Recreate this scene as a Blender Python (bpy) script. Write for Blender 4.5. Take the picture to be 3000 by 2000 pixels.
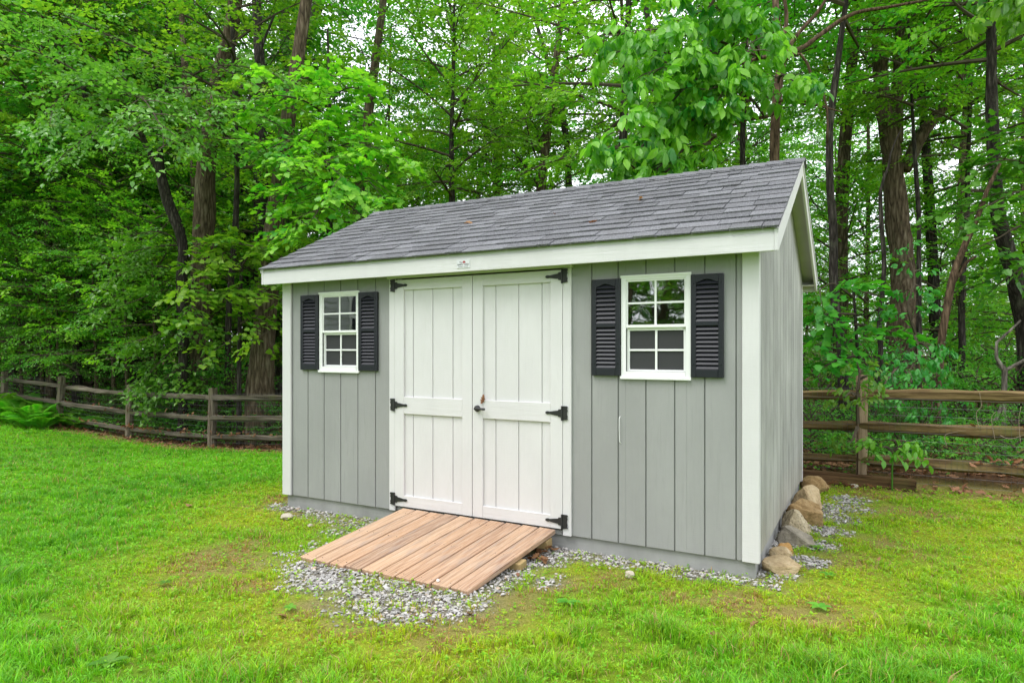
import bpy, bmesh, math, random
import numpy as np
from mathutils import Vector, Matrix, noise as mnoise

for o in list(bpy.data.objects):
    bpy.data.objects.remove(o)
sc = bpy.context.scene
COL = sc.collection
R = math.radians

# ------------------------------------------------------------------ camera
F_PX, HOR, YAW = 1934.187, 1024.127, -0.499
CAM = np.array([4.962, -4.525, 1.382])
FW = np.array([math.sin(YAW), math.cos(YAW), 0.0])
RT = np.array([math.cos(YAW), -math.sin(YAW), 0.0])
UPV = np.array([0, 0, 1.0])
cd = bpy.data.cameras.new('camera')
cam = bpy.data.objects.new('camera', cd)
COL.objects.link(cam)
cam.location = CAM
cam.rotation_euler = (R(90), 0, -YAW)
cd.sensor_width = 36
cd.lens = F_PX / 3000 * 36
cd.shift_y = 24.127 / 3000
cd.clip_start = 0.05
cd.clip_end = 2000
sc.camera = cam

def ray(x, y): return FW + RT * (x - 1500) / F_PX + UPV * (HOR - y) / F_PX
def atD(x, y, D): return CAM + ray(x, y) * D
def onY(x, y, Y):
    r = ray(x, y); return CAM + r * ((Y - CAM[1]) / r[1])
def onZ(x, y, Z):
    r = ray(x, y); return CAM + r * ((Z - CAM[2]) / r[2])

# ------------------------------------------------------------------ world, sun, exposure
SUN_EL, SUN_AZ = 58.0, 215.0          # high, in front of the shed and to its left, behind thin cloud
w = bpy.data.worlds.new('World'); sc.world = w; w.use_nodes = True
nt = w.node_tree; nt.nodes.clear()
n_out = nt.nodes.new('ShaderNodeOutputWorld'); n_bg = nt.nodes.new('ShaderNodeBackground')
n_sky = nt.nodes.new('ShaderNodeTexSky'); n_sky.sky_type = 'NISHITA'; n_sky.sun_disc = False
n_sky.sun_elevation = R(SUN_EL); n_sky.sun_rotation = R(SUN_AZ)
n_sky.air_density = 1.0; n_sky.dust_density = 3.0
n_mix = nt.nodes.new('ShaderNodeMix'); n_mix.data_type = 'RGBA'; n_mix.inputs[0].default_value = 0.9
n_mix.inputs[7].default_value = (11.2, 11.5, 12.2, 1)       # even white cloud cover
nt.links.new(n_sky.outputs[0], n_mix.inputs[6]); nt.links.new(n_mix.outputs[2], n_bg.inputs[0])
n_bg.inputs[1].default_value = 0.15
nt.links.new(n_bg.outputs[0], n_out.inputs[0])
sd = bpy.data.lights.new('sun', 'SUN'); sd.energy = 1.5; sd.angle = R(25); sd.color = (1.0, 0.985, 0.96)
sun = bpy.data.objects.new('sun', sd); COL.objects.link(sun)
a_ = R(SUN_AZ)
sdir = Vector((math.sin(a_) * math.cos(R(SUN_EL)), math.cos(a_) * math.cos(R(SUN_EL)), math.sin(R(SUN_EL))))
sun.rotation_euler = sdir.to_track_quat('Z', 'Y').to_euler(); sun.location = (0, -6, 12)
vs = sc.view_settings
vs.view_transform = 'Standard'; vs.look = 'None'; vs.gamma = 1; vs.use_curve_mapping = False
vs.exposure = 0.42
sc.render.engine = 'CYCLES'
cy = sc.cycles
cy.max_bounces = 7; cy.diffuse_bounces = 4; cy.glossy_bounces = 3; cy.transmission_bounces = 5; cy.transparent_max_bounces = 8
cy.use_denoising = True
cy.caustics_reflective = False; cy.caustics_refractive = False

# ------------------------------------------------------------------ helpers
rng = np.random.default_rng(7)
random.seed(7)

def props(o, label=None, cat=None, group=None, kind=None):
    if label: o['label'] = label
    if cat: o['category'] = cat
    if group: o['group'] = group
    if kind: o['kind'] = kind
    return o

def empty(name, loc, label, cat, group=None, rz=0):
    o = bpy.data.objects.new(name, None); COL.objects.link(o)
    o.location = loc; o.rotation_euler = (0, 0, rz); o.empty_display_size = 0.2
    return props(o, label, cat, group)

def obj(name, me, mat=None, parent=None, loc=None, rot=None, scl=None):
    o = bpy.data.objects.new(name, me); COL.objects.link(o)
    if mat is not None and len(me.materials) == 0: me.materials.append(mat)
    if parent is not None: o.parent = parent
    if loc is not None: o.location = loc
    if rot is not None: o.rotation_euler = rot
    if scl is not None: o.scale = scl
    return o

def copy_tree(o, parent=None):
    c = o.copy(); COL.objects.link(c); c.parent = parent
    for ch in list(o.children): copy_tree(ch, c)
    return c

def mesh_np(name, V, T, smooth=False, attr=None, mats=None):
    """triangles from arrays; attr = {name: per-face float array or (n,4) colour array}"""
    V = np.asarray(V, np.float32); T = np.asarray(T, np.int32)
    me = bpy.data.meshes.new(name)
    me.vertices.add(len(V)); me.vertices.foreach_set('co', V.ravel())
    me.loops.add(T.size); me.loops.foreach_set('vertex_index', T.ravel())
    me.polygons.add(len(T))
    me.polygons.foreach_set('loop_start', np.arange(0, T.size, 3, dtype=np.int32))
    me.polygons.foreach_set('loop_total', np.full(len(T), 3, np.int32))
    me.polygons.foreach_set('use_smooth', np.full(len(T), smooth, bool))
    if attr:
        for k, v in attr.items():
            v = np.asarray(v, np.float32)
            if v.ndim == 1:
                a = me.attributes.new(k, 'FLOAT', 'FACE'); a.data.foreach_set('value', v)
            else:
                a = me.attributes.new(k, 'FLOAT_COLOR', 'FACE'); a.data.foreach_set('color', v.ravel())
    me.update(calc_edges=True)
    return me

def bm_mesh(name, bm, smooth=False):
    me = bpy.data.meshes.new(name); bm.to_mesh(me); bm.free()
    if smooth:
        for p in me.polygons: p.use_smooth = True
    return me

def box_me(name, x0, x1, y0, y1, z0, z1, bev=0.0):
    bm = bmesh.new()
    bmesh.ops.create_cube(bm, size=1, matrix=Matrix.Translation(((x0 + x1) / 2, (y0 + y1) / 2, (z0 + z1) / 2)) @ Matrix.Diagonal((abs(x1 - x0), abs(y1 - y0), abs(z1 - z0), 1)))
    if bev > 0:
        bmesh.ops.bevel(bm, geom=list(bm.edges), offset=bev, segments=1, affect='EDGES')
    return bm_mesh(name, bm)

def prism_me(name, pts, axis, a, b, bev=0.0):
    """extrude polygon pts (2D) along axis 'x','y' or 'z' from a to b"""
    def P(u, v, t):
        return {'x': (t, u, v), 'y': (u, t, v), 'z': (u, v, t)}[axis]
    bm = bmesh.new()
    A = [bm.verts.new(P(u, v, a)) for u, v in pts]; B = [bm.verts.new(P(u, v, b)) for u, v in pts]
    bm.faces.new(A); bm.faces.new(B[::-1])
    n = len(pts)
    for i in range(n): bm.faces.new((A[i], B[i], B[(i + 1) % n], A[(i + 1) % n]))
    bmesh.ops.recalc_face_normals(bm, faces=list(bm.faces))
    if bev > 0: bmesh.ops.bevel(bm, geom=list(bm.edges), offset=bev, segments=1, affect='EDGES')
    return bm_mesh(name, bm)

def bar_arrays(p0, p1, r, sides=4):
    p0, p1 = np.array(p0, float), np.array(p1, float)
    return tube_arrays(np.array([p0, p1]), np.array([r, r]), sides)

def tube_arrays(P, rad, sides=6, rough=0.0, seed=0, cap=True, ridge=0.0):
    P = np.asarray(P, float); n = len(P)
    T = np.gradient(P, axis=0); T /= np.linalg.norm(T, axis=1)[:, None] + 1e-9
    ref = np.array([0.0, 1.0, 0.0]) if abs(T[:, 1]).max() < 0.9 else np.array([1.0, 0, 0])
    S = np.cross(T, ref); S /= np.linalg.norm(S, axis=1)[:, None] + 1e-9
    B = np.cross(T, S)
    th = np.linspace(0, 2 * np.pi, sides, endpoint=False)
    rr = np.repeat(np.asarray(rad, float)[:, None], sides, 1)
    if rough or ridge:
        g = np.random.default_rng(seed)
        ph = g.random(8) * 6.28
        wob = sum(np.sin(k * th[None, :] + ph[k] + np.arange(n)[:, None] * (0.15 + 0.13 * k)) for k in (2, 3, 5)) / 3
        rr = rr * (1 + rough * wob + ridge * g.normal(size=(1, sides)) + 0.35 * rough * g.normal(size=rr.shape))
    V = P[:, None, :] + rr[..., None] * (np.cos(th)[None, :, None] * S[:, None, :] + np.sin(th)[None, :, None] * B[:, None, :])
    V = V.reshape(-1, 3)
    i = np.arange(n - 1)[:, None] * sides; j = np.arange(sides)[None, :]; j2 = (j + 1) % sides
    a, b, c, d = i + j, i + j2, i + sides + j2, i + sides + j
    Tri = np.concatenate([np.stack([a, b, c], -1).reshape(-1, 3), np.stack([a, c, d], -1).reshape(-1, 3)])
    if cap:
        V = np.vstack([V, P[0], P[-1]])
        k0, k1 = n * sides, n * sides + 1
        jj = np.arange(sides)
        Tri = np.vstack([Tri, np.stack([np.full(sides, k0), (jj + 1) % sides, jj], 1), np.stack([np.full(sides, k1), (n - 1) * sides + jj, (n - 1) * sides + (jj + 1) % sides], 1)])
    return V, Tri

class Acc:
    def __init__(s): s.V = []; s.T = []; s.n = 0
    def add(s, VT):
        V, T = VT; s.V.append(V); s.T.append(T + s.n); s.n += len(V)
    def arrays(s): return np.vstack(s.V), np.vstack(s.T)
    def mesh(s, name, smooth=False, attr=None):
        V, T = s.arrays(); return mesh_np(name, V, T, smooth, attr)

def resample(P, n):
    P = np.asarray(P, float)
    d = np.r_[0, np.cumsum(np.linalg.norm(np.diff(P, axis=0), axis=1))]
    t = np.linspace(0, d[-1], n)
    return np.stack([np.interp(t, d, P[:, k]) for k in range(P.shape[1])], 1)

def smooth_path(P, n):
    """Catmull-Rom through the points (extra columns such as radius included)"""
    P = np.asarray(P, float)
    if len(P) < 3: return resample(P, n)
    Q = np.vstack([2 * P[0] - P[1], P, 2 * P[-1] - P[-2]])
    out = []
    for i in range(1, len(Q) - 2):
        t = np.linspace(0, 1, 8, endpoint=False)[:, None]
        p0, p1, p2, p3 = Q[i - 1], Q[i], Q[i + 1], Q[i + 2]
        out.append(0.5 * (2 * p1 + (p2 - p0) * t + (2 * p0 - 5 * p1 + 4 * p2 - p3) * t ** 2 + (3 * p1 - p0 - 3 * p2 + p3) * t ** 3))
    out.append(P[-1:])
    return resample(np.vstack(out), n)

def hash2(ix, iy, seed):
    h = (ix.astype(np.int64) * 374761393 + iy.astype(np.int64) * 668265263 + seed * 1442695041) & 0xFFFFFFFF
    h = ((h ^ (h >> 13)) * 1274126177) & 0xFFFFFFFF
    return ((h ^ (h >> 16)) & 0xFFFFFF) / float(0xFFFFFF)

def vnoise(x, y, s, seed=0):
    x = np.asarray(x, float) / s; y = np.asarray(y, float) / s
    ix = np.floor(x); iy = np.floor(y); fx = x - ix; fy = y - iy
    fx = fx * fx * (3 - 2 * fx); fy = fy * fy * (3 - 2 * fy)
    a = hash2(ix, iy, seed); b = hash2(ix + 1, iy, seed); c = hash2(ix, iy + 1, seed); d = hash2(ix + 1, iy + 1, seed)
    return (a * (1 - fx) + b * fx) * (1 - fy) + (c * (1 - fx) + d * fx) * fy

def sstep(a, b, x):
    t = np.clip((np.asarray(x, float) - a) / (b - a), 0, 1); return t * t * (3 - 2 * t)

# ------------------------------------------------------------------ materials
class M:
    """tiny node builder"""
    def __init__(s, name):
        s.m = bpy.data.materials.new(name); s.m.use_nodes = True
        s.t = s.m.node_tree; s.N = s.t.nodes; s.L = s.t.links
        s.b = s.N['Principled BSDF']; s.out = s.N['Material Output']
    def n(s, ty, **k):
        nd = s.N.new(ty)
        for a, v in k.items():
            if a.startswith('i_'):
                key = a[2:]; key = int(key) if key.isdigit() else key
                nd.inputs[key].default_value = v
            else: setattr(nd, a, v)
        return nd
    def l(s, a, b): s.L.new(a, b)
    def coord(s, scale, rot=None, kind='Object'):
        tc = s.n('ShaderNodeTexCoord'); mp = s.n('ShaderNodeMapping')
        mp.inputs['Scale'].default_value = scale
        if rot: mp.inputs['Rotation'].default_value = rot
        s.l(tc.outputs[kind], mp.inputs[0]); return mp.outputs[0]
    def noise(s, vec, scale, detail=4, rough=0.55, dist=0.0):
        nd = s.n('ShaderNodeTexNoise'); nd.inputs['Scale'].default_value = scale
        nd.inputs['Detail'].default_value = detail; nd.inputs['Roughness'].default_value = rough; nd.inputs['Distortion'].default_value = dist
        if vec is not None: s.l(vec, nd.inputs['Vector'])
        return nd.outputs['Fac']
    def ramp(s, fac, stops):
        r = s.n('ShaderNodeValToRGB'); e = r.color_ramp.elements
        while len(e) < len(stops): e.new(0.5)
        for q, (p, c) in zip(e, stops): q.position = p; q.color = (*c, 1) if len(c) == 3 else c
        s.l(fac, r.inputs[0]); return r.outputs[0]
    def mix(s, f, a, b, mode='MIX'):
        m = s.n('ShaderNodeMix', data_type='RGBA', blend_type=mode)
        for i, v in ((0, f), (6, a), (7, b)):
            if hasattr(v, 'links'): s.l(v, m.inputs[i])
            else: m.inputs[i].default_value = (*v, 1) if isinstance(v, tuple) and len(v) == 3 else v
        return m.outputs[2]
    def math(s, op, a, b=0.0, clamp=False):
        m = s.n('ShaderNodeMath', operation=op, use_clamp=clamp)
        for i, v in ((0, a), (1, b)):
            if hasattr(v, 'links'): s.l(v, m.inputs[i])
            else: m.inputs[i].default_value = v
        return m.outputs[0]
    def bump(s, h, strength, dist=0.01):
        b = s.n('ShaderNodeBump'); b.inputs['Strength'].default_value = strength; b.inputs['Distance'].default_value = dist
        s.l(h, b.inputs['Height']); s.l(b.outputs[0], s.b.inputs['Normal']); return b.outputs[0]
    def col(s, c):
        if hasattr(c, 'links'): s.l(c, s.b.inputs['Base Color'])
        else: s.b.inputs['Base Color'].default_value = (*c, 1)
    def set(s, rough=0.6, spec=0.4, metal=0.0):
        s.b.inputs['Roughness'].default_value = rough; s.b.inputs['Specular IOR Level'].default_value = spec; s.b.inputs['Metallic'].default_value = metal
        return s

def painted(name, color, vertical=True, dirt=0.12, bump=0.5, soil=False, gdark=0.86):
    """rough-sawn painted wood"""
    m = M(name); m.set(0.62, 0.3)
    g = (38, 38, 2.2) if vertical else (2.2, 38, 38)
    grain = m.noise(m.coord(g), 1.0, 5, 0.62, 0.9)
    saw = m.noise(m.coord((14, 14, 150) if vertical else (150, 14, 14)), 1.0, 2, 0.5)
    h = m.math('ADD', m.math('MULTIPLY', grain, 0.75), m.math('MULTIPLY', saw, 0.25))
    stain = m.noise(m.coord((1.4, 1.4, 0.7)), 1.6, 5, 0.65)
    dark = tuple(c * (1 - dirt * 2.2) for c in color)
    c = m.mix(m.ramp(stain, [(0.38, (0, 0, 0)), (0.72, (1, 1, 1))]), dark, color)
    c = m.mix(m.ramp(grain, [(0.30, (1, 1, 1)), (0.47, (0, 0, 0))]), c, tuple(x * gdark for x in color))
    if soil:      # rain splash dirt near the ground
        tc = m.n('ShaderNodeTexCoord'); sp = m.n('ShaderNodeSeparateXYZ'); m.l(tc.outputs['Object'], sp.inputs[0])
        f = m.math('MULTIPLY', m.math('SUBTRACT', 0.42, sp.outputs[2]), 1.4, True)
        f = m.math('MULTIPLY', f, m.noise(m.coord((5, 5, 3)), 1.0, 4))
        c = m.mix(f, c, (0.30, 0.24, 0.15))
    m.col(c); m.bump(h, bump, 0.004); return m.m

MAT = {}
WHITE = (0.670, 0.655, 0.655)
MAT['white'] = painted('white_paint', WHITE, True, 0.04, 0.9, gdark=0.93)
MAT['white_h'] = painted('white_paint_horizontal', WHITE, False, 0.04, 0.9, gdark=0.93)
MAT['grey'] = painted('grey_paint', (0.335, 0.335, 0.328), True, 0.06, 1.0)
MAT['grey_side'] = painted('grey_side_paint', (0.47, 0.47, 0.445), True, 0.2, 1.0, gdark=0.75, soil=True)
MAT['grey_dark'] = painted('grey_groove_paint', (0.27, 0.275, 0.265), True, 0.1, 0.3)
MAT['skirt'] = painted('skirt_paint', (0.37, 0.372, 0.36), False, 0.14, 0.5)

def plain(name, color, rough=0.5, spec=0.4, var=0.15, sc_=8.0, bump=0.0, metal=0.0):
    m = M(name); m.set(rough, spec, metal)
    n = m.noise(m.coord((sc_,) * 3), 1.0, 4)
    m.col(m.mix(n, tuple(c * (1 - var) for c in color), tuple(min(1, c * (1 + var)) for c in color)))
    if bump: m.bump(m.noise(m.coord((sc_ * 12,) * 3), 1.0, 3), bump, 0.002)
    return m.m
MAT['vinyl'] = plain('white_vinyl', (0.82, 0.82, 0.81), 0.35, 0.4, 0.04)
MAT['shutter'] = plain('black_shutter', (0.013, 0.014, 0.020), 0.42, 0.42, 0.25, 20, 0.25)
MAT['iron'] = plain('black_iron', (0.018, 0.018, 0.018), 0.5, 0.5, 0.3, 30, 0.2)
MAT['brass'] = plain('lock_brass', (0.5, 0.42, 0.2), 0.35, 0.5, 0.1, 30, 0, 0.8)
MAT['interior'] = plain('shed_interior', (0.16, 0.13, 0.09), 0.8, 0.2, 0.3)
MAT['soffit'] = plain('soffit_board', (0.50, 0.49, 0.43), 0.7, 0.2, 0.12, 6, 0.2)
MAT['plaque'] = plain('plaque_plate', (0.66, 0.66, 0.68), 0.35, 0.5, 0.05, 20)
MAT['ink'] = plain('plaque_ink', (0.03, 0.03, 0.035), 0.5, 0.3, 0.1)
MAT['red_ink'] = plain('plaque_red_ink', (0.35, 0.05, 0.05), 0.5, 0.3, 0.1)
MAT['screen'] = plain('insect_screen', (0.040, 0.040, 0.042), 0.6, 0.3, 0.15, 300)

def glass_mat():
    m = M('window_glass')
    m.N.remove(m.b)
    tr = m.n('ShaderNodeBsdfTransparent'); tr.inputs[0].default_value = (0.86, 0.9, 0.88, 1)
    gl = m.n('ShaderNodeBsdfGlossy'); gl.inputs['Roughness'].default_value = 0.02
    fr = m.n('ShaderNodeFresnel'); fr.inputs[0].default_value = 1.6
    wav = m.n('ShaderNodeBump'); wav.inputs['Strength'].default_value = 0.06; wav.inputs['Distance'].default_value = 0.02
    m.l(m.noise(m.coord((4, 4, 5)), 1.0, 1), wav.inputs['Height']); m.l(wav.outputs[0], gl.inputs['Normal'])
    f = m.math('ADD', m.math('MULTIPLY', fr.outputs[0], 1.9), 0.16, True)
    mx = m.n('ShaderNodeMixShader'); m.l(f, mx.inputs[0]); m.l(tr.outputs[0], mx.inputs[1]); m.l(gl.outputs[0], mx.inputs[2])
    m.l(mx.outputs[0], m.out.inputs[0]); return m.m
MAT['glass'] = glass_mat()

def shingle_mat():
    m = M('asphalt_shingle'); m.set(0.85, 0.25)
    oi = m.n('ShaderNodeObjectInfo')
    tone = m.ramp(oi.outputs['Random'], [(0.0, (0.080, 0.080, 0.088)), (0.3, (0.110, 0.110, 0.121)), (0.65, (0.150, 0.150, 0.163)), (1.0, (0.215, 0.215, 0.230))])
    geo = m.n('ShaderNodeNewGeometry')
    gr = m.noise(geo.outputs['Position'], 120, 3, 0.75)
    g2 = m.noise(geo.outputs['Position'], 5, 4, 0.6)
    c = m.mix(0.55, tone, m.ramp(gr, [(0.36, (0.015, 0.015, 0.016)), (0.5, (0.11, 0.11, 0.117)), (0.64, (0.36, 0.36, 0.375))]))
    c = m.mix(m.ramp(g2, [(0.45, (0, 0, 0)), (0.75, (0.35, 0.35, 0.35))]), c, (0.10, 0.095, 0.09))
    m.col(c); m.bump(gr, 0.6, 0.003); return m.m
MAT['shingle'] = shingle_mat()

def deck_mat():
    m = M('ramp_board_wood'); m.set(0.65, 0.3)
    oi = m.n('ShaderNodeObjectInfo')
    tc = m.n('ShaderNodeTexCoord'); mp = m.n('ShaderNodeMapping'); mp.inputs['Scale'].default_value = (26, 0.7, 26)
    off = m.n('ShaderNodeCombineXYZ'); m.l(m.math('MULTIPLY', oi.outputs['Random'], 37), off.inputs[0]); m.l(m.math('MULTIPLY', oi.outputs['Random'], 53), off.inputs[1])
    va = m.n('ShaderNodeVectorMath', operation='ADD'); m.l(tc.outputs['Object'], mp.inputs[0]); m.l(mp.outputs[0], va.inputs[0]); m.l(off.outputs[0], va.inputs[1])
    n1 = m.noise(va.outputs[0], 0.55, 2, 0.4, 0.25)
    wv = m.math('FRACT', m.math('MULTIPLY', n1, 9.0))
    mpf = m.n('ShaderNodeMapping'); mpf.inputs['Scale'].default_value = (150, 5, 150); m.l(tc.outputs['Object'], mpf.inputs[0])
    fine = m.noise(mpf.outputs[0], 1.0, 4, 0.7)
    grain = m.ramp(wv, [(0.0, (0.56, 0.38, 0.25)), (0.5, (0.45, 0.28, 0.17)), (0.80, (0.22, 0.115, 0.06)), (0.93, (0.26, 0.14, 0.08)), (1.0, (0.54, 0.36, 0.23))])
    tint = m.ramp(oi.outputs['Random'], [(0.0, (0.22, 0.155, 0.12)), (0.25, (0.38, 0.24, 0.15)), (0.5, (0.52, 0.38, 0.26)), (0.75, (0.34, 0.23, 0.165)), (1.0, (0.44, 0.28, 0.17))])
    c = m.mix(0.55, grain, tint); c = m.mix(1.0, c, (1.0, 0.92, 0.84), 'MULTIPLY')
    c = m.mix(m.ramp(fine, [(0.45, (0, 0, 0)), (0.7, (0.75, 0.75, 0.75))]), c, (0.58, 0.45, 0.34))
    c = m.mix(m.ramp(fine, [(0.25, (0.7, 0.7, 0.7)), (0.42, (0, 0, 0))]), c, (0.16, 0.09, 0.055))
    gray = m.noise(m.coord((7, 1.6, 7)), 1.3, 5)
    c = m.mix(m.ramp(gray, [(0.50, (0, 0, 0)), (0.70, (0.75, 0.75, 0.75))]), c, (0.30, 0.25, 0.22))
    knot = m.n('ShaderNodeTexVoronoi'); knot.inputs['Scale'].default_value = 1.0; m.l(va.outputs[0], knot.inputs['Vector'])
    c = m.mix(m.ramp(knot.outputs['Distance'], [(0.05, (0.85, 0.85, 0.85)), (0.14, (0, 0, 0))]), c, (0.12, 0.06, 0.03))
    m.col(c); m.bump(m.math('ADD', wv, fine), 0.5, 0.004); return m.m
MAT['deck'] = deck_mat()
MAT['joist'] = plain('pressure_treated_joist', (0.36, 0.26, 0.12), 0.7, 0.2, 0.3, 14, 0.3)

def old_wood(name, c1, c2, moss=0.35, axis='x'):
    m = M(name); m.set(0.85, 0.15)
    oi = m.n('ShaderNodeObjectInfo')
    s = {'x': (1.2, 26, 26), 'z': (26, 26, 1.6)}[axis]
    tc = m.n('ShaderNodeTexCoord'); mp = m.n('ShaderNodeMapping'); mp.inputs['Scale'].default_value = s
    m.l(tc.outputs['Object'], mp.inputs[0])
    off = m.n('ShaderNodeVectorMath', operation='ADD'); m.l(mp.outputs[0], off.inputs[0])
    cb = m.n('ShaderNodeCombineXYZ'); m.l(m.math('MULTIPLY', oi.outputs['Random'], 91), cb.inputs[0]); m.l(cb.outputs[0], off.inputs[1])
    g = m.noise(off.outputs[0], 1.0, 6, 0.7, 0.4)
    c = m.ramp(g, [(0.28, tuple(x * 0.25 for x in c1)), (0.45, c1), (0.68, c2), (0.85, tuple(min(1, x * 1.35) for x in c2))])
    ms = m.noise(m.coord((3, 3, 3)), 1.0, 5, 0.65)
    c = m.mix(m.ramp(ms, [(0.52, (0, 0, 0)), (0.72, (moss,) * 3)]), c, (0.10, 0.115, 0.03))
    m.col(c); m.bump(g, 0.8, 0.012); return m.m
MAT['rail'] = old_wood('weathered_rail_wood', (0.085, 0.070, 0.050), (0.22, 0.19, 0.145), 0.6)
MAT['rail_mossy'] = old_wood('mossy_rail_wood', (0.10, 0.065, 0.028), (0.25, 0.18, 0.08), 0.85)
MAT['post'] = old_wood('weathered_post_wood', (0.11, 0.085, 0.06), (0.26, 0.22, 0.165), 0.4, 'z')
MAT['post_tan'] = old_wood('tan_post_wood', (0.23, 0.16, 0.10), (0.44, 0.33, 0.22), 0.25, 'z')
MAT['timber'] = old_wood('brown_timber_wood', (0.09, 0.05, 0.025), (0.21, 0.125, 0.06), 0.3)
MAT['wire'] = plain('fence_wire', (0.10, 0.10, 0.10), 0.45, 0.5, 0.2, 30, 0, 0.5)

def bark(name, c1, c2, lichen=0.3, lc=(0.30, 0.33, 0.24), scale=1.0):
    m = M(name); m.set(0.9, 0.12)
    v = m.coord((26 * scale, 26 * scale, 4.0 * scale))
    vo = m.n('ShaderNodeTexVoronoi', feature='DISTANCE_TO_EDGE'); vo.inputs['Scale'].default_value = 0.55
    nz = m.n('ShaderNodeTexNoise'); nz.inputs['Scale'].default_value = 1.2; nz.inputs['Detail'].default_value = 4; m.l(v, nz.inputs['Vector'])
    va = m.n('ShaderNodeVectorMath', operation='ADD'); m.l(v, va.inputs[0]); m.l(nz.outputs['Color'], va.inputs[1]); m.l(va.outputs[0], vo.inputs['Vector'])
    ridge = m.math('MULTIPLY', vo.outputs['Distance'], 2.2, True)
    fine = m.noise(m.coord((60 * scale, 60 * scale, 7 * scale)), 1.0, 5, 0.7)
    f = m.math('ADD', m.math('MULTIPLY', ridge, 0.30), m.math('ADD', m.math('MULTIPLY', nz.outputs['Fac'], 0.35), m.math('MULTIPLY', fine, 0.45)), True)
    c = m.ramp(f, [(0.34, tuple(x * 0.3 for x in c1)), (0.52, c1), (0.78, c2)])
    ln = m.noise(m.coord((2.2, 2.2, 1.6)), 1.0, 6, 0.7)
    c = m.mix(m.ramp(ln, [(0.55, (0, 0, 0)), (0.68, (lichen,) * 3)]), c, lc)
    m.col(c); m.bump(f, 1.0, 0.03); return m.m
MAT['bark_oak'] = bark('furrowed_brown_bark', (0.115, 0.085, 0.055), (0.24, 0.195, 0.14), 0.25, (0.22, 0.25, 0.14))
MAT['bark_dark'] = bark('dark_bark', (0.045, 0.038, 0.032), (0.12, 0.105, 0.09), 0.3, (0.16, 0.18, 0.11), 1.4)  # dark grey-brown bark with greenish lichen patches
MAT['bark_grey'] = bark('grey_lichen_bark', (0.14, 0.125, 0.10), (0.30, 0.28, 0.235), 0.75, (0.34, 0.38, 0.27), 1.2)
MAT['bark_red'] = bark('reddish_brown_bark', (0.115, 0.075, 0.048), (0.26, 0.18, 0.115), 0.25, (0.25, 0.24, 0.12), 1.3)
MAT['twig'] = plain('twig_bark', (0.085, 0.068, 0.048), 0.85, 0.15, 0.35, 6)
MAT['pale_twig'] = plain('dead_twig_bark', (0.26, 0.21, 0.15), 0.85, 0.15, 0.25, 9)

def leaf_mat(name, c0, c1, trans=0.42, tmul=(2.1, 1.75, 0.8), rough=0.42, spec=0.5):
    m = M(name); m.set(rough, spec)
    at = m.n('ShaderNodeAttribute', attribute_name='v')
    oi = m.n('ShaderNodeObjectInfo')
    c = m.mix(at.outputs['Fac'], c0, c1)
    hs = m.n('ShaderNodeHueSaturation'); m.l(c, hs.inputs['Color'])
    m.l(m.math('ADD', m.math('MULTIPLY', oi.outputs['Random'], 0.03), 0.485), hs.inputs['Hue'])
    m.l(m.math('ADD', m.math('MULTIPLY', oi.outputs['Random'], 0.45), 0.70), hs.inputs['Value']); hs.inputs['Saturation'].default_value = 0.95
    m.col(hs.outputs[0])
    tl = m.n('ShaderNodeBsdfTranslucent')
    tcol = m.mix(1.0, hs.outputs[0], tmul, 'MULTIPLY'); m.l(tcol, tl.inputs[0])
    mx = m.n('ShaderNodeMixShader'); mx.inputs[0].default_value = trans
    m.l(m.b.outputs[0], mx.inputs[1]); m.l(tl.outputs[0], mx.inputs[2]); m.l(mx.outputs[0], m.out.inputs[0])
    return m.m
TMUL = (1.25, 1.45, 0.6)
MAT['lf_maple'] = leaf_mat('maple_leaf', (0.075, 0.300, 0.010), (0.310, 0.550, 0.016), 0.48, TMUL)
MAT['lf_beech'] = leaf_mat('beech_leaf', (0.075, 0.310, 0.020), (0.190, 0.490, 0.035), 0.45, TMUL, rough=0.36)
MAT['lf_birch'] = leaf_mat('pale_beech_leaf', (0.090, 0.330, 0.030), (0.230, 0.540, 0.070), 0.42, TMUL, rough=0.32, spec=0.6)
MAT['lf_oak'] = leaf_mat('oak_leaf', (0.040, 0.245, 0.006), (0.170, 0.450, 0.010), 0.48, TMUL)
MAT['lf_dark'] = leaf_mat('shade_leaf', (0.032, 0.225, 0.008), (0.110, 0.370, 0.012), 0.45, TMUL)
MAT['lf_sass'] = leaf_mat('large_smooth_leaf', (0.032, 0.210, 0.018), (0.280, 0.560, 0.020), 0.46, TMUL, rough=0.34)
MAT['lf_vine'] = leaf_mat('vine_leaf', (0.035, 0.220, 0.030), (0.090, 0.340, 0.035), 0.38, TMUL)
MAT['lf_fern'] = leaf_mat('fern_leaf', (0.100, 0.380, 0.015), (0.220, 0.540, 0.02), 0.45, TMUL)
MAT['lf_weed'] = leaf_mat('lawn_weed_leaf', (0.075, 0.310, 0.012), (0.190, 0.440, 0.020), 0.42, TMUL, rough=0.45)
MAT['lf_brown'] = leaf_mat('dead_leaf', (0.20, 0.085, 0.035), (0.44, 0.23, 0.11), 0.2, (1.3, 1.1, 0.8), 0.6, 0.25)

def grass_mat():
    m = M('grass_blade'); m.set(0.45, 0.35)
    at = m.n('ShaderNodeAttribute', attribute_name='col')
    m.col(at.outputs['Color'])
    tl = m.n('ShaderNodeBsdfTranslucent'); m.l(m.mix(1.0, at.outputs['Color'], (1.8, 1.5, 0.8), 'MULTIPLY'), tl.inputs[0])
    mx = m.n('ShaderNodeMixShader'); mx.inputs[0].default_value = 0.4
    m.l(m.b.outputs[0], mx.inputs[1]); m.l(tl.outputs[0], mx.inputs[2]); m.l(mx.outputs[0], m.out.inputs[0])
    return m.m
MAT['grass'] = grass_mat()

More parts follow.
